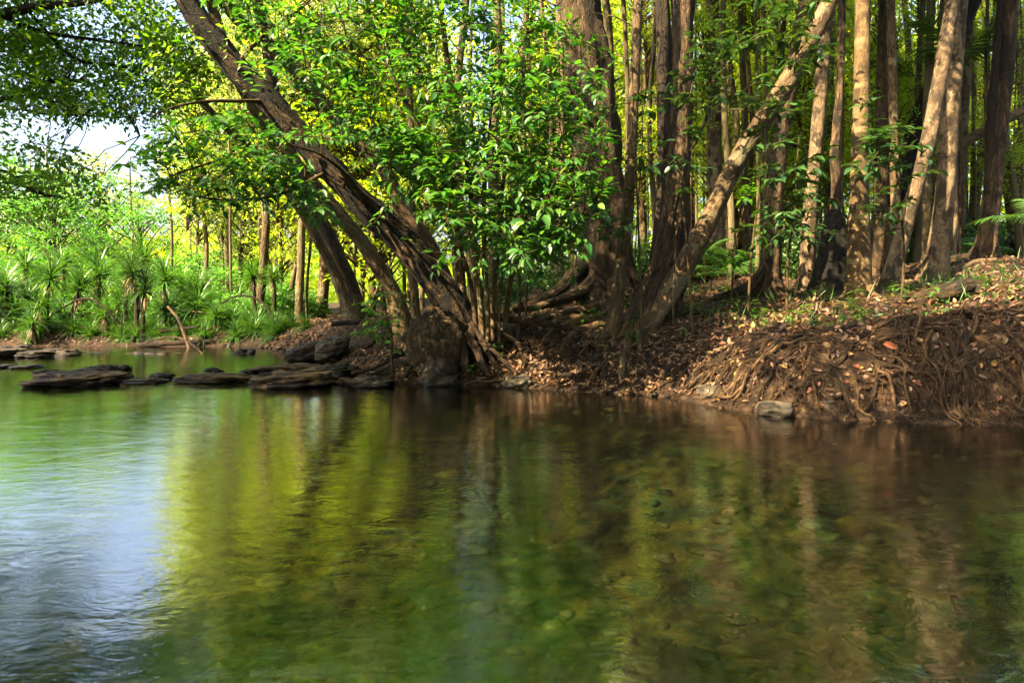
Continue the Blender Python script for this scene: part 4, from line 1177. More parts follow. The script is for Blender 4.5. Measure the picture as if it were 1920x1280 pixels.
for (px, Y, w, tk, lean_, lab) in ((560, 17.5, 1.0, 2, 0, 'pale grey straight sapling trunk on the far bank left of the leaning trunks'), (520, 19, .9, 4, .06, 'pale sunlit trunk curving right on the far bank'),
                        (482, 18, 1.1, 5, -.1, 'brown trunk leaning left behind the arching branch'), (445, 21, .8, 1, 0, 'slim pale trunk above the pandanus at left'), (600, 19, 1.3, 0, 0, 'stout brown trunk beside the leaning pair on the far bank'),
                        (610, 22, .8, 4, 0, 'thin bright trunk farthest among those behind the leaning pair'), (425, 20, .7, 2, -.05, 'thin leaning trunk nearest the sky gap on the far bank')):
    x = (px - 960) / FPX * Y
    t = bg_tree('far_bank_tree', x, Y, 'gold', lab, 'trunks on the far bank', .7, 1.0, tk, (4.5, 7), 2, w)

for k in range(18):
    px = R.uniform(290, 720); Y = R.uniform(17.5, 26)
    x = (px - 960) / FPX * Y
    bg_tree('far_bank_pole', x, Y, 'gold', 'thin pole', 'thin poles on the far bank', .45, 1.0, tk=[1, 2, 4][k % 3], cz=(5.5, 7.5), ncr=1, twide=R.uniform(.25, .5))
# far mass of forest that closes the view
n = 60000
X = R.uniform(-75, 80, n); Yf = R.uniform(36, 62, n)
Zmax = np.where(X < -4, 5.0, 17.0) * (.7 + .5 * (vnoise(np.column_stack([X * .25, X * 0, Yf * .1]), 4) * .5 + .5)) * Yf / 45
Z = .6 + R.uniform(0, 1, n) ** .9 * Zmax
keep = (vnoise(np.column_stack([X * .6, Yf * .3, Z * .6]), 8) > -.25) | (Z < 3.5)
mb = MB()
Pf = np.column_stack([X, Yf, Z])[keep]
Lf = R.uniform(.35, .8, len(Pf))
leaves_simple(mb, Pf, rdir(len(Pf)), rdir(len(Pf), .6), Lf, Lf * .5)
tag(mb.build('far_forest', M['bright_leaf'], rest=False, smooth_sh=False), 'distant mass of sunlit forest closing the view', 'forest', kind='stuff')

# ------------------------------------------------------------------ pandanus of the far left shore
def strap(mb, base, az, el, L, w, droop, n=7):
    t = np.linspace(0, 1, n)
    e = el - droop * t ** 1.4
    ds = L / (n - 1)
    hx = np.concatenate([[0], np.cumsum(np.cos(e[:-1]) * ds)]); hz = np.concatenate([[0], np.cumsum(np.sin(e[:-1]) * ds)])
    c = np.stack([base[0] + np.cos(az) * hx, base[1] + np.sin(az) * hx, base[2] + hz], 1)
    side = np.array([-math.sin(az), math.cos(az), 0])
    ww = w * np.clip(np.minimum(1.2 - t * 1.15, 1.0), .05, 1)[:, None]
    upv = np.stack([-np.sin(e) * np.cos(az), -np.sin(e) * np.sin(az), np.cos(e)], 1)
    v = np.stack([c + side * ww * .5 + upv * ww * .25, c, c - side * ww * .5 + upv * ww * .25], 1).reshape(-1, 3)
    q = []
    for i in range(n - 1):
        a = i * 3
        q += [(a, a + 3, a + 4, a + 1), (a + 1, a + 4, a + 5, a + 2)]
    mb.add(v, quads=q)
def rosette_mesh(n, L, w, dead=False):
    mb = MB()
    for k in range(n):
        if dead:
            strap(mb, (0, 0, -R.uniform(0, .25)), R.uniform(0, 6.28), R.uniform(-1.2, -.7), L * R.uniform(.5, .9), w, .5)
        else:
            el = R.uniform(-.35, 1.45)
            strap(mb, (0, 0, (el + .3) * .06), k * 2.4 + R.normal() * .2, el, L * R.uniform(.75, 1.1), w, R.uniform(.5, 1.7))
    return mb.mesh('dead_leaf_skirt' if dead else 'leaf_rosette', M['dead_strap' if dead else 'strap_leaf'], rest=False)
ROS = [rosette_mesh(110, 1.0, .05) for _ in range(3)]
SKT = [rosette_mesh(30, .8, .04, True) for _ in range(2)]
STRAPS = []
for k in range(5):
    mb = MB(); strap(mb, (0, 0, 0), 0, 0.0, 1.0, .042, .5 + .3 * k)
    STRAPS.append(mb.mesh('leaf', M['strap_dark'], rest=False))
def pandanus(px_foot, Y, heads, label, hero=False, name='pandanus_plant'):
    f = at(px_foot, 650, Y); z0 = gh(f[0], f[1])
    t = empty(name, (f[0], f[1], z0), label, 'pandanus', 'pandanus along the far shore')
    for k, (hx, hy, s_) in enumerate(heads):
        s_ *= R.uniform(.95, 1.35)
        h = at(hx, hy, Y + R.uniform(-.15, .15))
        a = np.array([f[0] + (k - (len(heads) - 1) / 2) * .2, f[1], z0 - .15])
        P = branch_path(a, h, 10, .05)
        MB().tube(P, np.linspace(.065, .045, 10) * (.6 + .4 * s_), 9, .08, 14, seed=k).build('stem', M['bark_dark'], t)
        if hero:
            for q in range(95):
                el = R.uniform(-.35, 1.45)
                o = obj('leaf', STRAPS[random.randrange(5)], t)
                o.location = h - np.array(t['_base']) + np.array([0, 0, (el + .3) * .05])
                o.rotation_euler = (0, -el, q * 2.4 + R.normal() * .2)
                o.scale = (s_ * R.uniform(.75, 1.1),) * 3
        else:
            o = obj('leaf_rosette', ROS[random.randrange(3)], t)
            o.location = h - np.array(t['_base']); o.rotation_euler = (R.normal() * .15, R.normal() * .15, R.uniform(0, 6.28)); o.scale = (s_,) * 3
        o = obj('dead_leaf_skirt', SKT[k % 2], t)
        o.location = h - np.array(t['_base']); o.scale = (s_ * .8,) * 3; o.rotation_euler = (0, 0, R.uniform(0, 6.28))
pandanus(257, 16.15, [(248, 515, .85), (272, 548, .7)], 'dark twin-stemmed pandanus standing tallest at the water edge', True)
for (px, Y, heads, lab) in [
    (92, 16.2, [(92, 525, .7), (75, 580, .6)], 'tall pandanus with drooping skirt second from the left edge'),
    (20, 16.6, [(10, 550, .8), (35, 590, .6)], 'pandanus at the far left edge of the shore'),
    (140, 17.2, [(150, 545, .75), (125, 600, .6)], 'pandanus behind the arching branch'),
    (190, 17.8, [(185, 520, .8)], 'pandanus with high head left behind the tallest one'),
    (200, 16.3, [(198, 590, .6)], 'small pandanus with brown skirt between the arch and the tallest one'),
    (310, 17.5, [(310, 530, .8)], 'pandanus right behind the tallest one'),
    (310, 16.4, [(312, 590, .65)], 'low pandanus just right of the tallest one'),
    (370, 17.8, [(370, 560, .75)], 'upright pandanus in the middle of the far shore'),
    (405, 16.4, [(405, 600, .65)], 'low spreading pandanus left under the arching stem'),
    (430, 16.6, [(432, 605, .6)], 'low spreading pandanus under the arching stem'),
    (475, 17.0, [(475, 520, .6)], 'pandanus with a high head above the arching stem'),
    (480, 16.3, [(478, 625, .6)], 'blue-green low pandanus at the right end of the far shore'),
    (50, 18.6, [(48, 510, .9)], 'pandanus rising behind the far left ones'),
    (240, 19.0, [(240, 510, .9), (270, 490, .7)], 'pandanus group head farthest behind the tallest one'),
    (120, 19.4, [(120, 500, .9)], 'pandanus head against the sunlit trees at left'),
    (70, 15.9, [(60, 610, .6)], 'low pandanus in front at the left shore'),
    (-40, 16.4, [(-40, 560, .9)], 'pandanus cut by the left edge of the picture')]:
    pandanus(px, Y, heads, lab)
for k in range(16):
    px = R.uniform(-30, 520); Y = R.uniform(16.3, 19.5)
    pandanus(px, Y, [(px + R.normal() * 8, R.uniform(525, 615), R.uniform(.45, .75))], 'smaller pandanus in the crowd of the far shore', name='small_pandanus_plant')
for k in range(26):
    px = R.uniform(-60, 600); Y = R.uniform(17.5, 22)
    x = (px - 960) / FPX * Y; z = gh(x, Y)
    t = empty('shore_bush', (x, Y, z), 'low green bush among the pandanus of the far shore', 'bush', 'bushes among the pandanus')
    put_crown(t, 'bush', (x, Y, z - .15), R.uniform(.5, .85))

for k in range(84):
    x = R.uniform(-14.5, -3.4); y = None
    for yy in np.arange(11.5, 18, .1):
        if sdist(np.array([x]), np.array([yy]))[0] > .12:
            y = yy; break
    if y is None: continue
    if x > -5 and R.random() < .6: continue
    y += R.uniform(0, .7)
    o = obj('strap_tussock', ROS[k % 3])
    s_ = R.uniform(.3, .55)
    o.location = (x, y, gh(x, y)); o.scale = (s_, s_, s_ * 1.1); o.rotation_euler = (R.normal() * .1, R.normal() * .1, R.uniform(0, 6.28))
    tag(o, 'low strap-leaved tussock rooted at the far waterline', 'tussock', 'tussocks along the far waterline')
for k in range(11):
    px = R.uniform(-80, 520); Y = R.uniform(19, 25)
    x = (px - 960) / FPX * Y; z = gh(x, Y)
    t = empty('thicket_shrub', (x, Y, z), 'tall bright shrub in the thicket behind the pandanus', 'shrub', 'thicket behind the pandanus')
    put_crown(t, 'fresh', (x, Y, z - .2), (.75, .75, R.uniform(.4, .65)))
# arching and fallen branches there
def stick(name, label, pts, r0, r1, mat='bark_dark', cat='branch', nseg=8):
    P = catmull(np.array([at(*p) for p in pts]), len(pts) * 7)
    o = MB().tube(P, np.linspace(r0, r1, len(P)), nseg, .1, 12).build(name, M[mat], off=P[0])
    o.location = P[0]
    return tag(o, label, cat)
stick('arching_branch', 'bare brown branch arching over the far shore at left', [(88, 597, 16.2), (110, 582, 16.2), (140, 565, 16.2), (165, 560, 16.2), (190, 572, 16.2), (215, 598, 16.2), (230, 625, 16.2), (237, 650, 16.2)], .018, .03)
stick('bowed_sapling', 'brown stem arching over to the ground right of the pandanus', [(395, 592, 16.2), (415, 570, 16.2), (440, 556, 16.2), (470, 556, 16.2), (495, 570, 16.2), (508, 592, 16.2), (510, 625, 16.2)], .014, .032)
stick('bowed_branch', 'low bowed grey branch dipping its tip into the pool', [(272, 643, 14.9), (300, 634, 14.8), (330, 632, 14.7), (352, 640, 14.5), (368, 652, 14.2), (380, 663, 13.8)], .024, .012, 'bark_brown')
stick('fallen_log', 'long dark log lying along the far waterline', [(260, 648, 15.6), (330, 643, 15.7), (400, 640, 15.9), (440, 641, 16)], .06, .045, 'bark_dark', 'log')
stick('fallen_pole', 'pale pole lying aslant behind the tallest pandanus', [(300, 580, 16.6), (345, 583, 16.6), (385, 586, 16.6)], .03, .025, 'bark_grey', 'log')
stick('fallen_bough', 'dark bough slanting down among the pandanus stems', [(300, 620, 16.2), (335, 617, 16.2), (372, 612, 16.2)], .05, .04, 'bark_dark', 'log')
stick('leaning_pole', 'brown pole leaning to the water right of the tallest pandanus', [(315, 575, 15.8), (335, 600, 15.6), (350, 640, 15.4), (356, 660, 15.2)], .03, .035, 'bark_brown')
stick('shaded_log', 'dark log lying on the bank below the leaning trunks', [(622, 608, 12.6), (645, 605, 12.6), (672, 603, 12.6)], .05, .045, 'bark_dark', 'log')
stick('far_fallen_trunk', 'fallen brown trunk lying level between far bank trunks', [(520, 583, 19), (560, 580, 19), (600, 582, 19)], .07, .06, 'bark_brown', 'log')

# ------------------------------------------------------------------ rocks
def rock(name, label, px0, px1, py0, py1, mat, Y=None, flat=1.0, seed=0, group=None, rough=.22, cat='rock', tilt=0.0, depth=None, strata=0.0):
    Y = Y if Y is not None else CAMZ * FPX / (py1 - 2 - HORY)
    if name in ('stream_rock', 'shore_rock'): py0 = py1 - (py1 - py0) * .56; rough *= 1.7
    a, b_ = at(px0, py1, Y), at(px1, py0, Y)
    cx, cz = (a[0] + b_[0]) / 2, (a[2] + b_[2]) / 2
    sx_, sz_ = (b_[0] - a[0]) / 2, max((b_[2] - a[2]) / 2, .02)
    sy_ = depth if depth else min(sx_ * .75, .5)
    nt_, np_ = 48, 30
    th = np.linspace(0, 2 * math.pi, nt_, endpoint=False); ph = np.linspace(.03, math.pi - .03, np_)
    TH, PH = np.meshgrid(th, ph)
    d = np.stack([np.cos(TH) * np.sin(PH), np.sin(TH) * np.sin(PH), np.cos(PH)], -1).reshape(-1, 3)
    d2 = np.sign(d) * np.abs(d) ** .88
    r = 1 + rough * fbm(d * 1.6 + seed * 7.7, 4, seed) + rough * .55 * np.abs(fbm(d * np.array([3, 3, 7]) + seed, 4, seed + 3)) - rough * .2
    v = d2 * r[:, None]
    if False:
        zz = v[:, 2] * strata
        v[:, :2] *= (1 + .045 * np.sin(zz * 4.5 + d[:, 0] * 2.5 + 2.5 * fbm(d * 2, 2, seed)))[:, None]
    v = v * np.array([sx_, sy_, sz_ * 1.15])
    v[:, 2] += tilt * v[:, 0]
    ii, jj = np.meshgrid(np.arange(np_ - 1), np.arange(nt_), indexing='ij')
    q = np.stack([ii * nt_ + jj, (ii + 1) * nt_ + jj, (ii + 1) * nt_ + (jj + 1) % nt_, ii * nt_ + (jj + 1) % nt_], -1).reshape(-1, 4)
    cap = [tuple(range(nt_))[::-1]]
    mb = MB().add(v, quads=q)
    o = mb.build(name, M[mat], off=(0, 0, 0), rest=False)
    o.location = (cx, Y + sy_ * .3, cz - sz_ * .12)
    return tag(o, label, cat, group)
rock('stream_rock', 'broad layered brown rock standing in the water at far left', 45, 225, 684, 722, 'rock', seed=1, depth=.45, strata=2, tilt=.02)
rock('stream_rock', 'small dark flat rock next to the broad layered one', 226, 302, 702, 720, 'rock_dark', seed=2, depth=.22)
rock('stream_rock', 'long blocky brown rock lying like a log in mid stream', 336, 478, 690, 718, 'rock', seed=3, depth=.25, strata=2)
rock('stream_rock', 'layered grey-brown slab sloping to the water at the bank tip', 468, 618, 686, 724, 'rock', seed=4, depth=.4, strata=2.5, tilt=.06)
rock('stream_rock', 'flat slab behind the log-like rock, strewn with dead leaves', 480, 600, 676, 700, 'rock', Y=10.1, seed=14, depth=.5, strata=2)
rock('stream_rock', 'round dark boulder on top of the bank tip slab', 588, 658, 664, 708, 'rock_dark', Y=9.5, seed=5, depth=.3)
rock('stream_rock', 'low knobbly dark rock at the waterline left of the double boulder', 655, 733, 697, 725, 'rock_dark', seed=6, depth=.25)
rock('bank_boulder', 'upper lump of the dark mossy double boulder below the burl', 790, 862, 668, 712, 'rock_dark', Y=8.85, seed=7, depth=.26)
rock('bank_boulder', 'lower wet black half of the double boulder touching the water', 786, 860, 700, 728, 'rock_dark', Y=8.7, seed=8, depth=.22)
rock('bank_boulder', 'left knob of the double boulder under the burl', 778, 825, 668, 700, 'rock', Y=8.95, seed=18, depth=.2)
rock('bank_rock', 'flat pale grey rock at the waterline right of the leaning tree', 945, 1002, 704, 728, 'rock_grey', Y=8.5, seed=9, depth=.2)
rock('bank_rock', 'pale grey rock half buried in leaves mid bank', 1310, 1378, 722, 752, 'rock_grey', Y=7.35, seed=10, depth=.2)
rock('bank_rock', 'rounded grey rock at the waterline beneath the root tangle', 1420, 1492, 754, 784, 'rock_grey', Y=6.45, seed=11, depth=.16)
rock('bank_rock', 'small grey stone right of the rounded waterline rock', 1535, 1568, 750, 772, 'rock_grey', Y=6.4, seed=12, depth=.08)
rock('bank_rock', 'small tan stone among the roots', 1488, 1512, 705, 726, 'bed_yellow', Y=6.75, seed=13, depth=.06)
rock('bank_rock', 'dull stone beside the rounded waterline rock', 1496, 1536, 762, 782, 'rock', Y=6.4, seed=21, depth=.1)
rock('bank_rock', 'low grey slab on the pebbly shore left of the burl', 690, 740, 682, 700, 'rock_grey', Y=9.3, seed=15, depth=.2)
rock('bank_rock', 'sloping grey-blue rock at the foot of the leaning trunks', 590, 650, 632, 668, 'rock_grey', Y=10.9, seed=16, depth=.25, tilt=.3)
rock('bank_rock', 'dark low rock mass by the water under the sloping grey rock', 535, 610, 645, 678, 'rock_dark', Y=11.2, seed=17, depth=.35, tilt=.2)
rock('shore_rock', 'dark layered rock shelf at the far left shore', 48, 122, 640, 672, 'rock_dark', Y=13.2, seed=22, depth=.5, strata=2)
rock('shore_rock', 'dark rock entering the picture at the left edge', -60, 40, 636, 674, 'rock_dark', Y=13, seed=23, depth=.6)
rock('shore_rock', 'grey-brown layered rock shelf below the tallest pandanus', 228, 342, 652, 674, 'rock', Y=13.6, seed=24, depth=.6, strata=2)
rock('shore_rock', 'black round rock standing in the rear pool', 438, 476, 645, 668, 'rock_dark', Y=13.8, seed=25, depth=.25)
rock('shore_rock', 'low wet rock between the shore shelves', 150, 225, 655, 668, 'rock_dark', Y=14, seed=26, depth=.5)
rock('shore_rock', 'tiny flat rock by the left edge of the picture', -20, 18, 678, 692, 'rock_dark', Y=10.9, seed=27, depth=.2)
rock('shore_rock', 'thin flat rock awash behind the broad layered rock', 22, 68, 682, 690, 'rock_dark', Y=10.8, seed=28, depth=.2)
rock('shore_rock', 'flat brown rock behind the broad layered one', 150, 220, 682, 694, 'rock', Y=10.4, seed=29, depth=.3, strata=2)
for k in range(15):
    px = R.choice([R.uniform(30, 740), R.uniform(480, 760)]); py = R.uniform(694, 726) if px < 480 else R.uniform(676, 726)
    w_ = R.uniform(9, 26)
    rock('broken_rock', 'small broken dark rock', px - w_, px + w_, py - w_ * .55, py, 'rock_dark' if k % 3 else 'rock', seed=60 + k, depth=R.uniform(.06, .16), group='broken rocks along the bar', rough=.35)
# wet pebbles along the shores: too many to count
peb = MB()
kk = 0
dsph = unit(np.array([(1, 0, 0), (-1, 0, 0), (0, 1, 0), (0, -1, 0), (0, 0, 1), (0, 0, -1), (1, 1, 1), (-1, 1, 1), (1, -1, 1), (-1, -1, 1), (1, 1, -1), (-1, 1, -1), (1, -1, -1), (-1, -1, -1)], float))
ftri = np.array([(4, 6, 7), (4, 7, 9), (4, 9, 8), (4, 8, 6), (0, 6, 8), (1, 9, 7), (2, 7, 6), (3, 8, 9), (5, 11, 10), (5, 13, 11), (5, 12, 13), (5, 10, 12), (0, 12, 10), (1, 11, 13), (2, 10, 11), (3, 13, 12),
                 (0, 10, 6), (0, 8, 12), (2, 6, 10), (2, 11, 7), (1, 7, 11), (1, 13, 9), (3, 9, 13), (3, 12, 8)])
px_ = R.uniform(-11, 4.8, 60000); py_ = R.uniform(5.8, 15.5, 60000)
pd_ = sdist(px_, py_)
ok_ = (np.abs(pd_ - .06) < .26) & ((px_ < .5) | (R.random(60000) < .3))
px_, py_ = px_[ok_][:1200], py_[ok_][:1200]
pz_ = ground_h(px_, py_)
for x, y, z in zip(px_, py_, pz_):
    s_ = R.uniform(.012, .05) * (1.6 if y > 9 else 1)
    z += s_ * .15
    sc = s_ * R.uniform(.6, 1.2, 3) * np.array([1.2, 1, .6])
    rot = R.uniform(0, 6.28)
    v = dsph * (1 + .2 * R.normal(size=(14, 1))) * sc
    v = np.column_stack([v[:, 0] * math.cos(rot) - v[:, 1] * math.sin(rot), v[:, 0] * math.sin(rot) + v[:, 1] * math.cos(rot), v[:, 2]])
    peb.add(v + np.array([x, y, z]), tris=ftri); kk += 1
tag(peb.build('shore_pebbles', M['rock'], rest=False), 'small wet grey pebbles strewn along the waterline', 'pebbles', kind='stuff')
# stones on the river bed
SM = []
for k in range(6):
    nt_, np_ = 20, 12
    th = np.linspace(0, 2 * math.pi, nt_, endpoint=False); ph = np.linspace(.05, math.pi - .05, np_)
    TH, PH = np.meshgrid(th, ph)
    d = np.stack([np.cos(TH) * np.sin(PH), np.sin(TH) * np.sin(PH), np.cos(PH)], -1).reshape(-1, 3)
    v = d * (1 + .25 * fbm(d * 1.4 + k * 9, 3, k))[:, None] * np.array([1, .8, .5])
    ii, jj = np.meshgrid(np.arange(np_ - 1), np.arange(nt_), indexing='ij')
    q = np.stack([ii * nt_ + jj, (ii + 1) * nt_ + jj, (ii + 1) * nt_ + (jj + 1) % nt_, ii * nt_ + (jj + 1) % nt_], -1).reshape(-1, 4)
    SM.append(MB().add(v, quads=q).mesh('riverbed_stone', M[['bedrock', 'bed_teal', 'bedrock', 'bed_yellow', 'bedrock', 'bedrock'][k]], rest=False))
for k in range(70):
    px, py = R.uniform(-50, 1960), R.uniform(800, 1330)
    Y = CAMZ * FPX / (py - HORY) * 1.25
    x = (px - 960) / FPX * Y
    if float(sdist(np.array([x]), np.array([Y]))[0]) > -.5: continue
    mk = random.choice([0, 2, 4, 0, 2, 1, 3, 5])
    o = obj('riverbed_stone', SM[mk])
    s_ = .04 + .12 * R.random() ** 1.8
    o.location = (x, Y, gh(x, Y) + s_ * .02); o.rotation_euler = (0, 0, R.uniform(0, 6.28)); o.scale = (s_ * R.uniform(.8, 1.5), s_, s_)
    tag(o, {0: 'dull olive stone under water on the river bed', 1: 'pale teal stone under water on the river bed', 3: 'yellow stone under water on the river bed', 5: 'dull olive stone under water on the river bed'}[{2: 0, 4: 0}.get(mk, mk)], 'stone', 'stones on the river bed')

M['bed_pebble'] = leaf_mat('bed_pebble', [(0.04, 0.05, 0.025), (0.13, 0.10, 0.03), (0.06, 0.12, 0.085), (0.02, 0.025, 0.014), (0.16, 0.14, 0.075), (0.08, 0.09, 0.05), (0.14, 0.105, 0.025)], 0.0, 0.6)
bp = MB()
py_ = R.uniform(790, 1330, 2600); px_ = R.uniform(-60, 1980, 2600)
Yb = CAMZ * FPX / (py_ - HORY) * 1.3
xb = (px_ - 960) / FPX * Yb
okb = sdist(xb, Yb) < -.3
xb, Yb = xb[okb], Yb[okb]
for x, y, z in zip(xb, Yb, ground_h(xb, Yb)):
    s_ = .015 + .055 * R.random() ** 2
    rot = R.uniform(0, 6.28)
    v = dsph * (1 + .15 * R.normal(size=(14, 1))) * s_ * R.uniform(.7, 1.3, 3) * np.array([1.2, 1, .5])
    v = np.column_stack([v[:, 0] * math.cos(rot) - v[:, 1] * math.sin(rot), v[:, 0] * math.sin(rot) + v[:, 1] * math.cos(rot), v[:, 2]])
    bp.add(v + np.array([x, y, z + s_ * .1]), tris=ftri)
tag(bp.build('riverbed_pebbles', M['bed_pebble'], rest=False), 'mixed olive, teal and amber pebbles on the river bed', 'pebbles', kind='stuff')

# ------------------------------------------------------------------ exposed roots of the eroded right bank
rtb = at(1690, 620, 7.0); rtb[2] = gh(rtb[0], rtb[1])
rt_e = empty('root_tangle', rtb, 'tangle of bare roots hanging down the eroded right bank to the water', 'roots')
def shore_y(x):
    return np.interp(x, [-.3, .27, .9, 1.8, 2.3, 2.75, 3.4, 4.4, 6.5], [8.72, 8.42, 8.12, 7.65, 6.75, 6.35, 6.15, 5.92, 5.3])
def hang_root(x0, d0, length, r0, n=16, wig=.35, out=.05, drift=0.0):
    x, y = x0, shore_y(x0) + d0
    a = -math.pi / 2 + R.normal() * .5 + drift
    pts = []
    st = length / n
    lift = R.uniform(.0, out)
    for i in range(n):
        pts.append((x, y, lift * math.sin(math.pi * min(1, i / n * 1.1))))
        a += R.normal() * wig
        a += (-math.pi / 2 - a) * .08
        x += math.cos(a) * st; y += math.sin(a) * st * .75
    p = np.array(pts)
    cut = np.where(p[:, 1] < shore_y(p[:, 0]) - .12)[0]
    if len(cut): p = p[:max(cut[0], 4)]
    yy = np.maximum(p[:, 1], shore_y(p[:, 0]) - .12)
    z = ground_h(p[:, 0], yy, False)
    P = np.column_stack([p[:, 0], yy - p[:, 2], np.maximum(z + p[:, 2] * .7 + r0 * .1, -.05)])
    return catmull(P, len(P) * 2)
fine = MB()
for k in range(150):
    x0 = R.uniform(2.3, 5.6)
    P = hang_root(x0, R.uniform(.2, 1.1), R.uniform(.5, 1.5), .01, wig=.4, out=.11)
    r0 = .005 + .03 * R.random() ** 3
    if k < 110:
        MB().tube(P, np.linspace(r0, r0 * .2, len(P)), 6, .14, 20, cap=False).build('root', M['rootpale' if k % 3 == 0 else 'root'], rt_e)
    else:
        fine.tube(P, np.linspace(r0, r0 * .4, len(P)), 5, cap=False)
for k in range(520):
    x0 = R.uniform(2.2, 5.8)
    P = hang_root(x0, R.uniform(.05, 1.0), R.uniform(.2, .7), .004, n=8, wig=.6, out=.14)
    r0 = R.uniform(.0025, .006)
    fine.tube(P, np.linspace(r0, r0 * .5, len(P)), 4, cap=False)
tag(fine.build('fine_roots', M['rootpale'], rt_e), kind='stuff')
# thick surface roots creeping over the crest at right
for pts in ([(1920, 580, 7.3), (1860, 610, 7.0), (1800, 612, 7.0), (1730, 612, 7.1), (1660, 610, 7.3), (1600, 630, 7.4), (1540, 640, 7.5)],
            [(1910, 600, 6.9), (1840, 618, 6.8), (1770, 625, 6.85), (1720, 640, 6.8), (1690, 670, 6.6), (1650, 710, 6.35), (1620, 740, 6.2)],
            [(1700, 610, 7.2), (1640, 650, 7.0), (1590, 690, 6.7), (1560, 710, 6.6), (1500, 730, 6.5), (1470, 745, 6.5)],
            [(1830, 620, 6.8), (1800, 660, 6.5), (1810, 700, 6.3), (1790, 740, 6.1), (1800, 780, 5.95)],
            [(1600, 640, 7.3), (1540, 655, 7.2), (1480, 665, 7.2), (1430, 690, 7.1), (1390, 700, 7.2)],
            [(1560, 600, 8.0), (1500, 620, 7.8), (1440, 640, 7.7), (1380, 660, 7.6), (1330, 680, 7.6)]):
    P = catmull(np.array([at(*p) for p in pts]), 50)
    g = ground_h(P[:, 0], P[:, 1], False)
    P[:, 2] = np.maximum(g + .015, np.minimum(P[:, 2], g + .06))
    P += np.column_stack([fbm(P * 5, 2, 1) * .02, fbm(P * 5, 2, 9) * .02, fbm(P * 4, 2, 3) * .01])
    MB().tube(P, np.linspace(.032, .014, len(P)), 9, .15, 14).build('root', M['root'], rt_e)
# thinner roots over the middle bank
rm = empty('bank_roots', (1.3, 8.3, gh(1.3, 8.3)), 'web of thin roots over the leafy middle of the bank', 'roots')
fine = MB()
for k in range(260):
    x0 = R.uniform(-.6, 2.7)
    P = hang_root(x0, R.uniform(.15, 1.3), R.uniform(.4, 1.1), .008, wig=.5, out=.08, drift=R.normal() * .4)
    r0 = .006 + .028 * R.random() ** 2
    P[:, 2] += r0 * .35
    if k < 110: MB().tube(P, np.linspace(r0, r0 * .4, len(P)), 6, .1, 20, cap=False).build('root', M['rootpale' if k % 2 else 'root'], rm)
    else: fine.tube(P, np.linspace(r0 * .5, r0 * .2, len(P)), 4, cap=False)
tag(fine.build('fine_roots', M['root'], rm), kind='stuff')
rl = empty('shore_roots', (-1.9, 10.0, gh(-1.9, 10.0)), 'snaking roots over the pebbly shore left of the burl', 'roots')
for k in range(26):
    a = at(R.uniform(640, 770), 640, R.uniform(9.5, 11)); 
    P = ground_root(a[0], a[1], R.uniform(2.6, 5.0), R.uniform(.7, 1.6), R.uniform(.015, .04), .5, 10, .6)
    MB().tube(P[:, :3], P[:, 3], 7, .12, 14).build('root', M['root'], rl)

# ------------------------------------------------------------------ leaf litter, single fallen leaves, seedlings, ground cover
def on_bank(n, x0, x1, dmin, dmax, rng=R):
    out = []
    while len(out) < n:
        x = rng.uniform(x0, x1, 4000); y = rng.uniform(5.4, 14, 4000)
        d = sdist(x, y)
        k = (d > dmin) & (d < dmax)
        out += list(zip(x[k], y[k]))
    return np.array(out[:n])
def ground_normal(x, y):
    e = .06
    dx = (ground_h(x + e, y, False) - ground_h(x - e, y, False)) / (2 * e)
    dy = (ground_h(x, y + e, False) - ground_h(x, y - e, False)) / (2 * e)
    return unit(np.column_stack([-dx, -dy, np.ones_like(dx)]))
fx_ = R.uniform(-15, -2.5, 9000); fy_ = R.uniform(12, 18.5, 9000); fd_ = sdist(fx_, fy_)
far_litter = np.column_stack([fx_, fy_])[(fd_ > .03) & (fd_ < 2)]
lit = MB()
B = np.vstack([on_bank(9000, -1.2, 8.5, .05, 2.2), on_bank(6000, -4, 9, 2.0, 6.0), on_bank(1200, -5, -1, .1, 2), far_litter])
B = B[np.random.default_rng(3).permutation(len(B))]
fc_ = (B[:, 0] > 2.5) & (sdist(B[:, 0], B[:, 1]) < .75) & (R.random(len(B)) < .6)
B = B[~fc_]
nn = ground_normal(B[:, 0], B[:, 1])
Nn = unit(nn + R.normal(size=nn.shape) * .35)
Dd = unit(np.cross(Nn, rdir(len(B))))
Lt = R.uniform(.03, .10, len(B)) * R.uniform(.7, 1.1, len(B))
z = ground_h(B[:, 0], B[:, 1]) + R.uniform(.004, .03, len(B))
leaves_fine(lit, np.column_stack([B, z]), Dd, Nn, Lt, Lt * R.uniform(.35, .6, len(B)), R.uniform(-.4, .4, len(B)), .25)
tag(lit.build('leaf_litter', M['litter'], rest=False), 'brown leaf litter covering the bank and forest floor', 'leaf litter', kind='stuff')
DL = []
for k in range(4):
    mb = MB()
    leaves_fine(mb, np.array([[-.5, 0, 0]]), np.array([[1., 0, 0]]), np.array([[0, 0, 1.]]), np.array([1.0]), np.array([.42 + .06 * k]), [-.3, .25, .4, -.15][k], .3)
    cm = leaf_mat('dead_leaf_%d' % k, [[(.17, .09, .04), (.13, .065, .027)], [(.21, .065, .025), (.15, .05, .025)], [(.25, .18, .10), (.19, .13, .065)], [(.19, .12, .03), (.23, .15, .042)]][k], .2, .6, (1.5, 1.1, .6))
    DL.append(mb.mesh('fallen_leaf', cm, rest=False))
FB = on_bank(140, -.6, 5.2, .04, 1.5)
fn = ground_normal(FB[:, 0], FB[:, 1])
cn = ['brown', 'red-brown', 'pale tan', 'ochre']
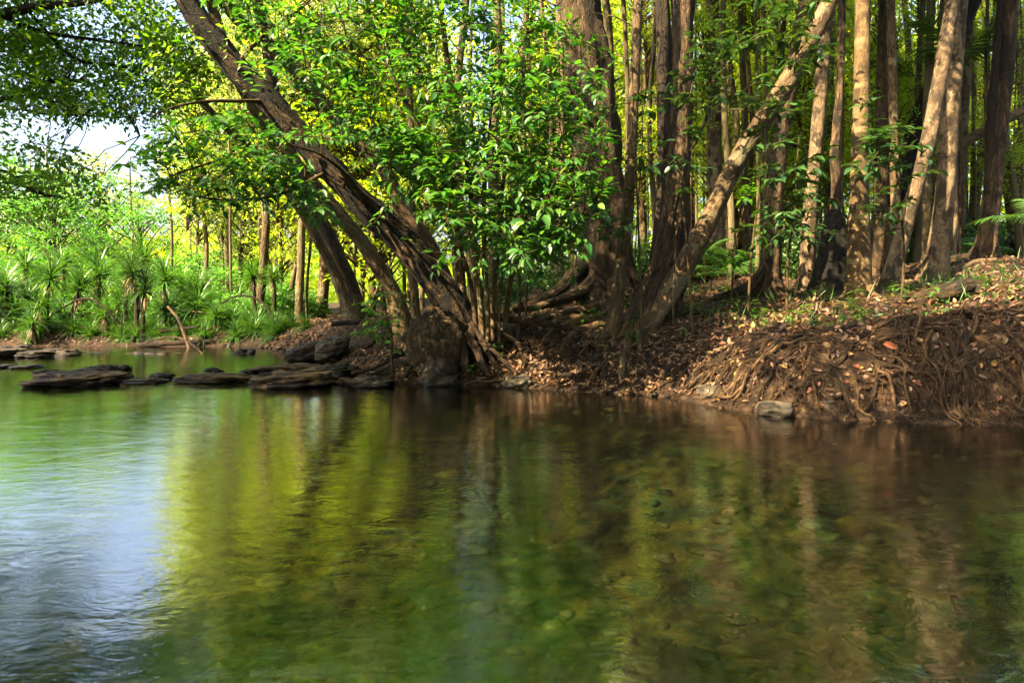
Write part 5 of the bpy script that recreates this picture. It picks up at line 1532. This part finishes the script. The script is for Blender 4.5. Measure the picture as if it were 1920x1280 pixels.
for k, (x, y) in enumerate(FB):
    N_ = unit(fn[k] + R.normal(size=3) * .3); D_ = unit(np.cross(N_, R.normal(size=3))); L_ = R.uniform(.055, .11)
    z = float(ground_h(x, y)[0]) + .03
    o = place_leaf(None, DL[k % 4], (x, y, z), D_, N_, L_, 'fallen_leaf')
    zone = 'among the roots of the right bank' if x > 2.4 else 'on the litter of the middle bank'
    tag(o, 'large curled %s fallen leaf %s' % (cn[k % 4], zone), 'leaf', 'large fallen leaves on the bank')
p_ = at(1672, 648, 6.35)
o = place_leaf(None, DL[1], p_, unit(np.array([1, 0, -.15])), unit(np.array([.1, -1, .5])), .16, 'fallen_leaf')
tag(o, 'big upright reddish dead leaf caught on the root tangle', 'leaf')
# seedlings
SDM = []
for k in range(4):
    st_ = MB(); h = R.uniform(.14, .3)
    st_.tube(branch_path((0, 0, -.02), (R.normal() * .03, R.normal() * .03, h), 6, .05), np.linspace(.004, .002, 6), 5, cap=False)
    lv = MB(); n = 9
    az = np.arange(n) * 2.4 + R.normal(size=n) * .3
    hh = h * np.linspace(.45, 1, n)
    D_ = np.column_stack([np.cos(az), np.sin(az), R.uniform(-.2, .5, n)])
    L_ = R.uniform(.08, .16, n)
    leaves_fine(lv, np.column_stack([az * 0, az * 0, hh]), D_, np.tile([0, 0, 1.], (n, 1)), L_, L_ * .36, .35)
    SDM.append((st_.mesh('stem', M['twig']), lv.mesh('leaves', M['young_leaf' if k % 2 else 'ground_cover'], rest=False)))
def seedling(x, y, s_, k, label, group, name='seedling'):
    z = float(ground_h(x, y)[0])
    t = empty(name, (x, y, z), label, 'seedling', group)
    for m_, nme in ((SDM[k % 4][0], 'stem'), (SDM[k % 4][1], 'leaves')):
        q = obj(nme, m_, t); q.scale = (s_,) * 3; q.rotation_euler = (0, 0, k * 1.7)
for k, (x, y) in enumerate(on_bank(46, .2, 7.5, .7, 3.6)):
    seedling(x, y, R.uniform(.6, 1.3), k, 'small green seedling growing from the leaf litter of the bank', 'seedlings on the bank')
for k, (px, py, Y, lab) in enumerate([(885, 625, 8.85, 'bright green sprout in front of the leaning tree roots'), (935, 600, 9.1, 'bright sprout beside the fig suckers'), (1190, 625, 8.6, 'leafy sprout at the foot of the right-leaning trunk'), (1755, 592, 7.6, 'sunlit seedling beside the cut log'), (1510, 600, 8.2, 'broad-leaved seedling below the mottled trunk')]):
    p_ = at(px, py, Y); seedling(p_[0], p_[1], 1.0, k + 1, lab, 'seedlings on the bank', 'leafy_sprout')
gcv = MB()
Gb = np.vstack([on_bank(5000, 1.0, 9, 1.0, 4.5), on_bank(1500, -4, 1.2, .8, 4)])
kn = vnoise(np.column_stack([Gb * 1.6, Gb[:, :1] * 0]), 21) > .05
Gb = Gb[kn]
ng = len(Gb)
zz = ground_h(Gb[:, 0], Gb[:, 1]) + R.uniform(.01, .09, ng)
Lg = R.uniform(.025, .07, ng)
leaves_simple(gcv, np.column_stack([Gb, zz]), unit(np.column_stack([R.normal(size=(ng, 2)), R.uniform(-.1, .9, ng)])), rdir(ng, 1.2), Lg, Lg * .5)
# grass-like blades
ng = 700
Gb = on_bank(ng, 1.5, 9, 1.1, 5)
zz = ground_h(Gb[:, 0], Gb[:, 1])
Lg = R.uniform(.1, .3, ng)
leaves_simple(gcv, np.column_stack([Gb, zz]), unit(np.column_stack([R.normal(size=(ng, 2)) * .5, np.ones(ng)])), rdir(ng), Lg, Lg * .06)
tag(gcv.build('ground_cover', M['ground_cover'], rest=False, smooth_sh=False), 'low green ground cover and grass on the bank', 'ground cover', kind='stuff')
# fallen twigs
twg = MB()
for x, y in on_bank(420, -.5, 8.5, .3, 4.5):
    a = R.uniform(0, 6.28); L_ = R.uniform(.15, .7)
    xs = x + np.cos(a) * np.linspace(0, L_, 6) + R.normal(size=6) * .012; ys = y + np.sin(a) * np.linspace(0, L_, 6) + R.normal(size=6) * .012
    twg.tube(np.column_stack([xs, ys, ground_h(xs, ys, False) + .02]), np.linspace(.007, .003, 6) * R.uniform(.5, 1.5), 4, cap=False)
tag(twg.build('fallen_twigs', M['rootpale']), 'fallen twigs scattered over the bank', 'twigs', kind='stuff')

# ------------------------------------------------------------------ palm fronds and lianas at right
def frond_mesh(L=1.0, n=18):
    mb = MB()
    t = np.linspace(0, 1, 12)
    P = np.column_stack([t * L * .95, t * 0, .42 * L * t - .55 * L * t * t])
    mb.tube(P, np.linspace(.010, .003, 12), 5, cap=False)
    for k in range(n):
        f = .18 + .8 * k / n
        pt = np.array([np.interp(f, t, P[:, i]) for i in range(3)])
        for sg in (-1, 1):
            l = L * .36 * (1 - .55 * abs(f - .45))
            leaves_fine(mb, pt[None], unit(np.array([[.75, sg * 1.0, .1 + R.normal() * .08]])), np.array([[0, 0, 1.]]), np.array([l]), np.array([l * .10]), .55, .2)
    return mb.mesh('frond', M['palm_leaf'])
FR = [frond_mesh() for _ in range(2)]
def palm(px, py, Y, nf, L, label, h=0.0, lean0=None):
    p0 = at(px, py, Y); z0 = gh(p0[0], p0[1])
    t = empty('palm_sapling', (p0[0], p0[1], z0), label, 'palm', 'young palms')
    top = max(p0[2] - z0, .15)
    MB().tube(np.array([[p0[0], p0[1], z0 - .1], [p0[0] + .02, p0[1], z0 + top * .5], [p0[0], p0[1], z0 + top]]), [.03, .022, .015], 8).build('stem', M['bark_tan'], t)
    for k in range(nf):
        o = obj('frond', FR[k % 2], t)
        o.location = (0, 0, top); o.rotation_euler = (0, -R.uniform(.1, .9), (lean0 + R.normal() * .5) if lean0 is not None and k < 2 else k * 2.4 + R.uniform(0, 1)); o.scale = (L * R.uniform(.8, 1.15),) * 3
palm(1838, 490, 11.2, 6, .5, 'young palm with drooping fronds right of the mottled pair', lean0=2.6)
palm(1950, 420, 9.6, 6, .7, 'young palm hanging fronds in from the right edge')
palm(1370, 520, 11.3, 7, .7, 'young palm in the shade behind the right-leaning trunk')
palm(1800, 120, 11.6, 7, 1.0, 'tall thin palm with a feathery head near the upper right corner')
palm(1720, 150, 13.6, 6, 1.0, 'palm with an arching frond behind the black leaning trunk')
palm(1320, 480, 12.2, 6, .7, 'small palm on the forest floor near the rough brown trunk')
def liana(label, pts, r, mat='bark_dark'):
    stick('liana', label, pts, r, r * .6, mat, 'vine', 7)
liana('dark woody vine slanting down across the twin-stemmed tree', [(1340, 120, 8.9), (1337, 175, 8.9), (1315, 245, 8.9), (1290, 295, 8.9), (1272, 370, 8.9), (1262, 420, 8.9), (1240, 520, 8.8), (1205, 615, 8.7), (1198, 650, 8.7)], .022)
liana('thin pale vine standing straight by the right-leaning trunk foot', [(1262, 610, 8.5), (1264, 520, 8.5), (1268, 440, 8.5), (1275, 380, 8.5)], .012, 'bark_tan')
liana('thin dark vine hanging straight beside the slender tan trunk', [(1187, 632, 8.7), (1190, 520, 8.7), (1195, 400, 8.8), (1205, 250, 8.8), (1200, 100, 8.9)], .009)
liana('thin curling vine on the face of the twin-stemmed tree', [(1283, 108, 9.15), (1278, 140, 9.1), (1284, 180, 9.1), (1285, 210, 9.15), (1290, 240, 9.2)], .006, 'bark_tan')
liana('bare twig reaching right from the right-leaning trunk', [(1425, 225, 8.95), (1400, 208, 8.8), (1370, 206, 8.7), (1345, 210, 8.6)], .012, 'bark_tan')
liana('thin arching twig between the largest trunk and the slender one', [(1188, 50, 9.0), (1160, 35, 9.0), (1135, 28, 9.1), (1112, 24, 9.2)], .010, 'bark_tan')
liana('second thin twig left of the slender trunk', [(1186, 115, 9.0), (1165, 106, 9.0), (1140, 104, 9.1), (1110, 120, 9.2), (1085, 140, 9.3)], .008, 'bark_tan')
liana('bundle of pale aerial roots hanging right of the ringed palm', [(1641, 335, 8.4), (1640, 380, 8.4), (1642, 410, 8.4), (1638, 430, 8.4)], .005, 'rootpale')

# tell the look-alikes of the background apart by the landmark trunks they are seen between
MARKS = [(0, 'the left edge'), (257, 'the tallest pandanus'), (405, 'the arching brown stem'), (560, 'the grey sapling trunk'), (700, 'the leaning trunks'), (900, 'the fig suckers'), (1130, 'the largest trunk'), (1262, 'the twin stems'),
         (1345, 'the pale straight trunk'), (1446, 'the buttressed rough trunk'), (1560, 'the charred stump'), (1611, 'the ringed palm'), (1678, 'the slim grey-brown trunk'), (1770, 'the mottled pair'), (1860, 'the reddish trunk'), (1920, 'the right edge')]
ORD = ['leftmost', 'second', 'third', 'fourth', 'fifth', 'sixth', 'seventh', 'eighth', 'ninth', 'tenth', 'eleventh', 'twelfth', 'thirteenth', 'fourteenth'] + ['%dth' % k for k in range(15, 60)]
KINDS_ = {'slim_background_tree': 'far slim trunk', 'slim_pole_tree': 'thin near pole trunk', 'leafy_pole_tree': 'thin leafy sapling', 'far_bank_pole': 'thin pale pole', 'leafy_background_tree': 'yellow-green leafy tree', 'understorey_bush': 'low dark forest bush', 'shore_bush': 'low bush', 'broken_rock': 'small broken dark rock', 'floating_leaf': 'small floating dead leaf', 'small_pandanus_plant': 'smaller pandanus', 'seedling': 'small seedling', 'fallen_leaf': 'curled {} fallen leaf', 'thicket_shrub': 'tall bright thicket shrub', 'strap_tussock': 'low strap-leaved tussock', 'sunlit_tree': 'sunlit tree'}
for nm, ph in KINDS_.items():
    cells = {}
    for o in bpy.data.objects:
        if o.name.split('.')[0] == nm and 'caught' not in o['label']:
            px = 960 + o.location.x / o.location.y * FPX
            gap = sum(1 for a, _ in MARKS if a <= px)
            cells.setdefault((gap, ('golden' in o['label']) if nm != 'fallen_leaf' else o['label'].split(' curled ')[1].split(' fallen')[0]), []).append((px, o))
    for (gap, gold), lst in cells.items():
        lst.sort(key=lambda q: q[0])
        if gap == 0: where = 'beyond the left edge'
        elif gap == len(MARKS): where = 'beyond the right edge'
        else: where = 'between %s and %s' % (MARKS[gap - 1][1], MARKS[gap][1])
        for i, (_, o) in enumerate(lst):
            pre = 'pale golden ' if gold is True else ''
            near = nm in ('floating_leaf', 'fallen_leaf', 'seedling', 'broken_rock', 'small_pandanus_plant', 'strap_tussock')
            o['label'] = (pre + ph.format(gold) + (', ' if near else ' behind, ') + (ORD[i] + ' ' if len(lst) > 1 else '') + where)

for o in bpy.data.objects:
    if '_base' in o:
        del o['_base']
print('TRIS', sum(len(m.polygons) for m in bpy.data.meshes), 'OBJECTS', len(bpy.data.objects))
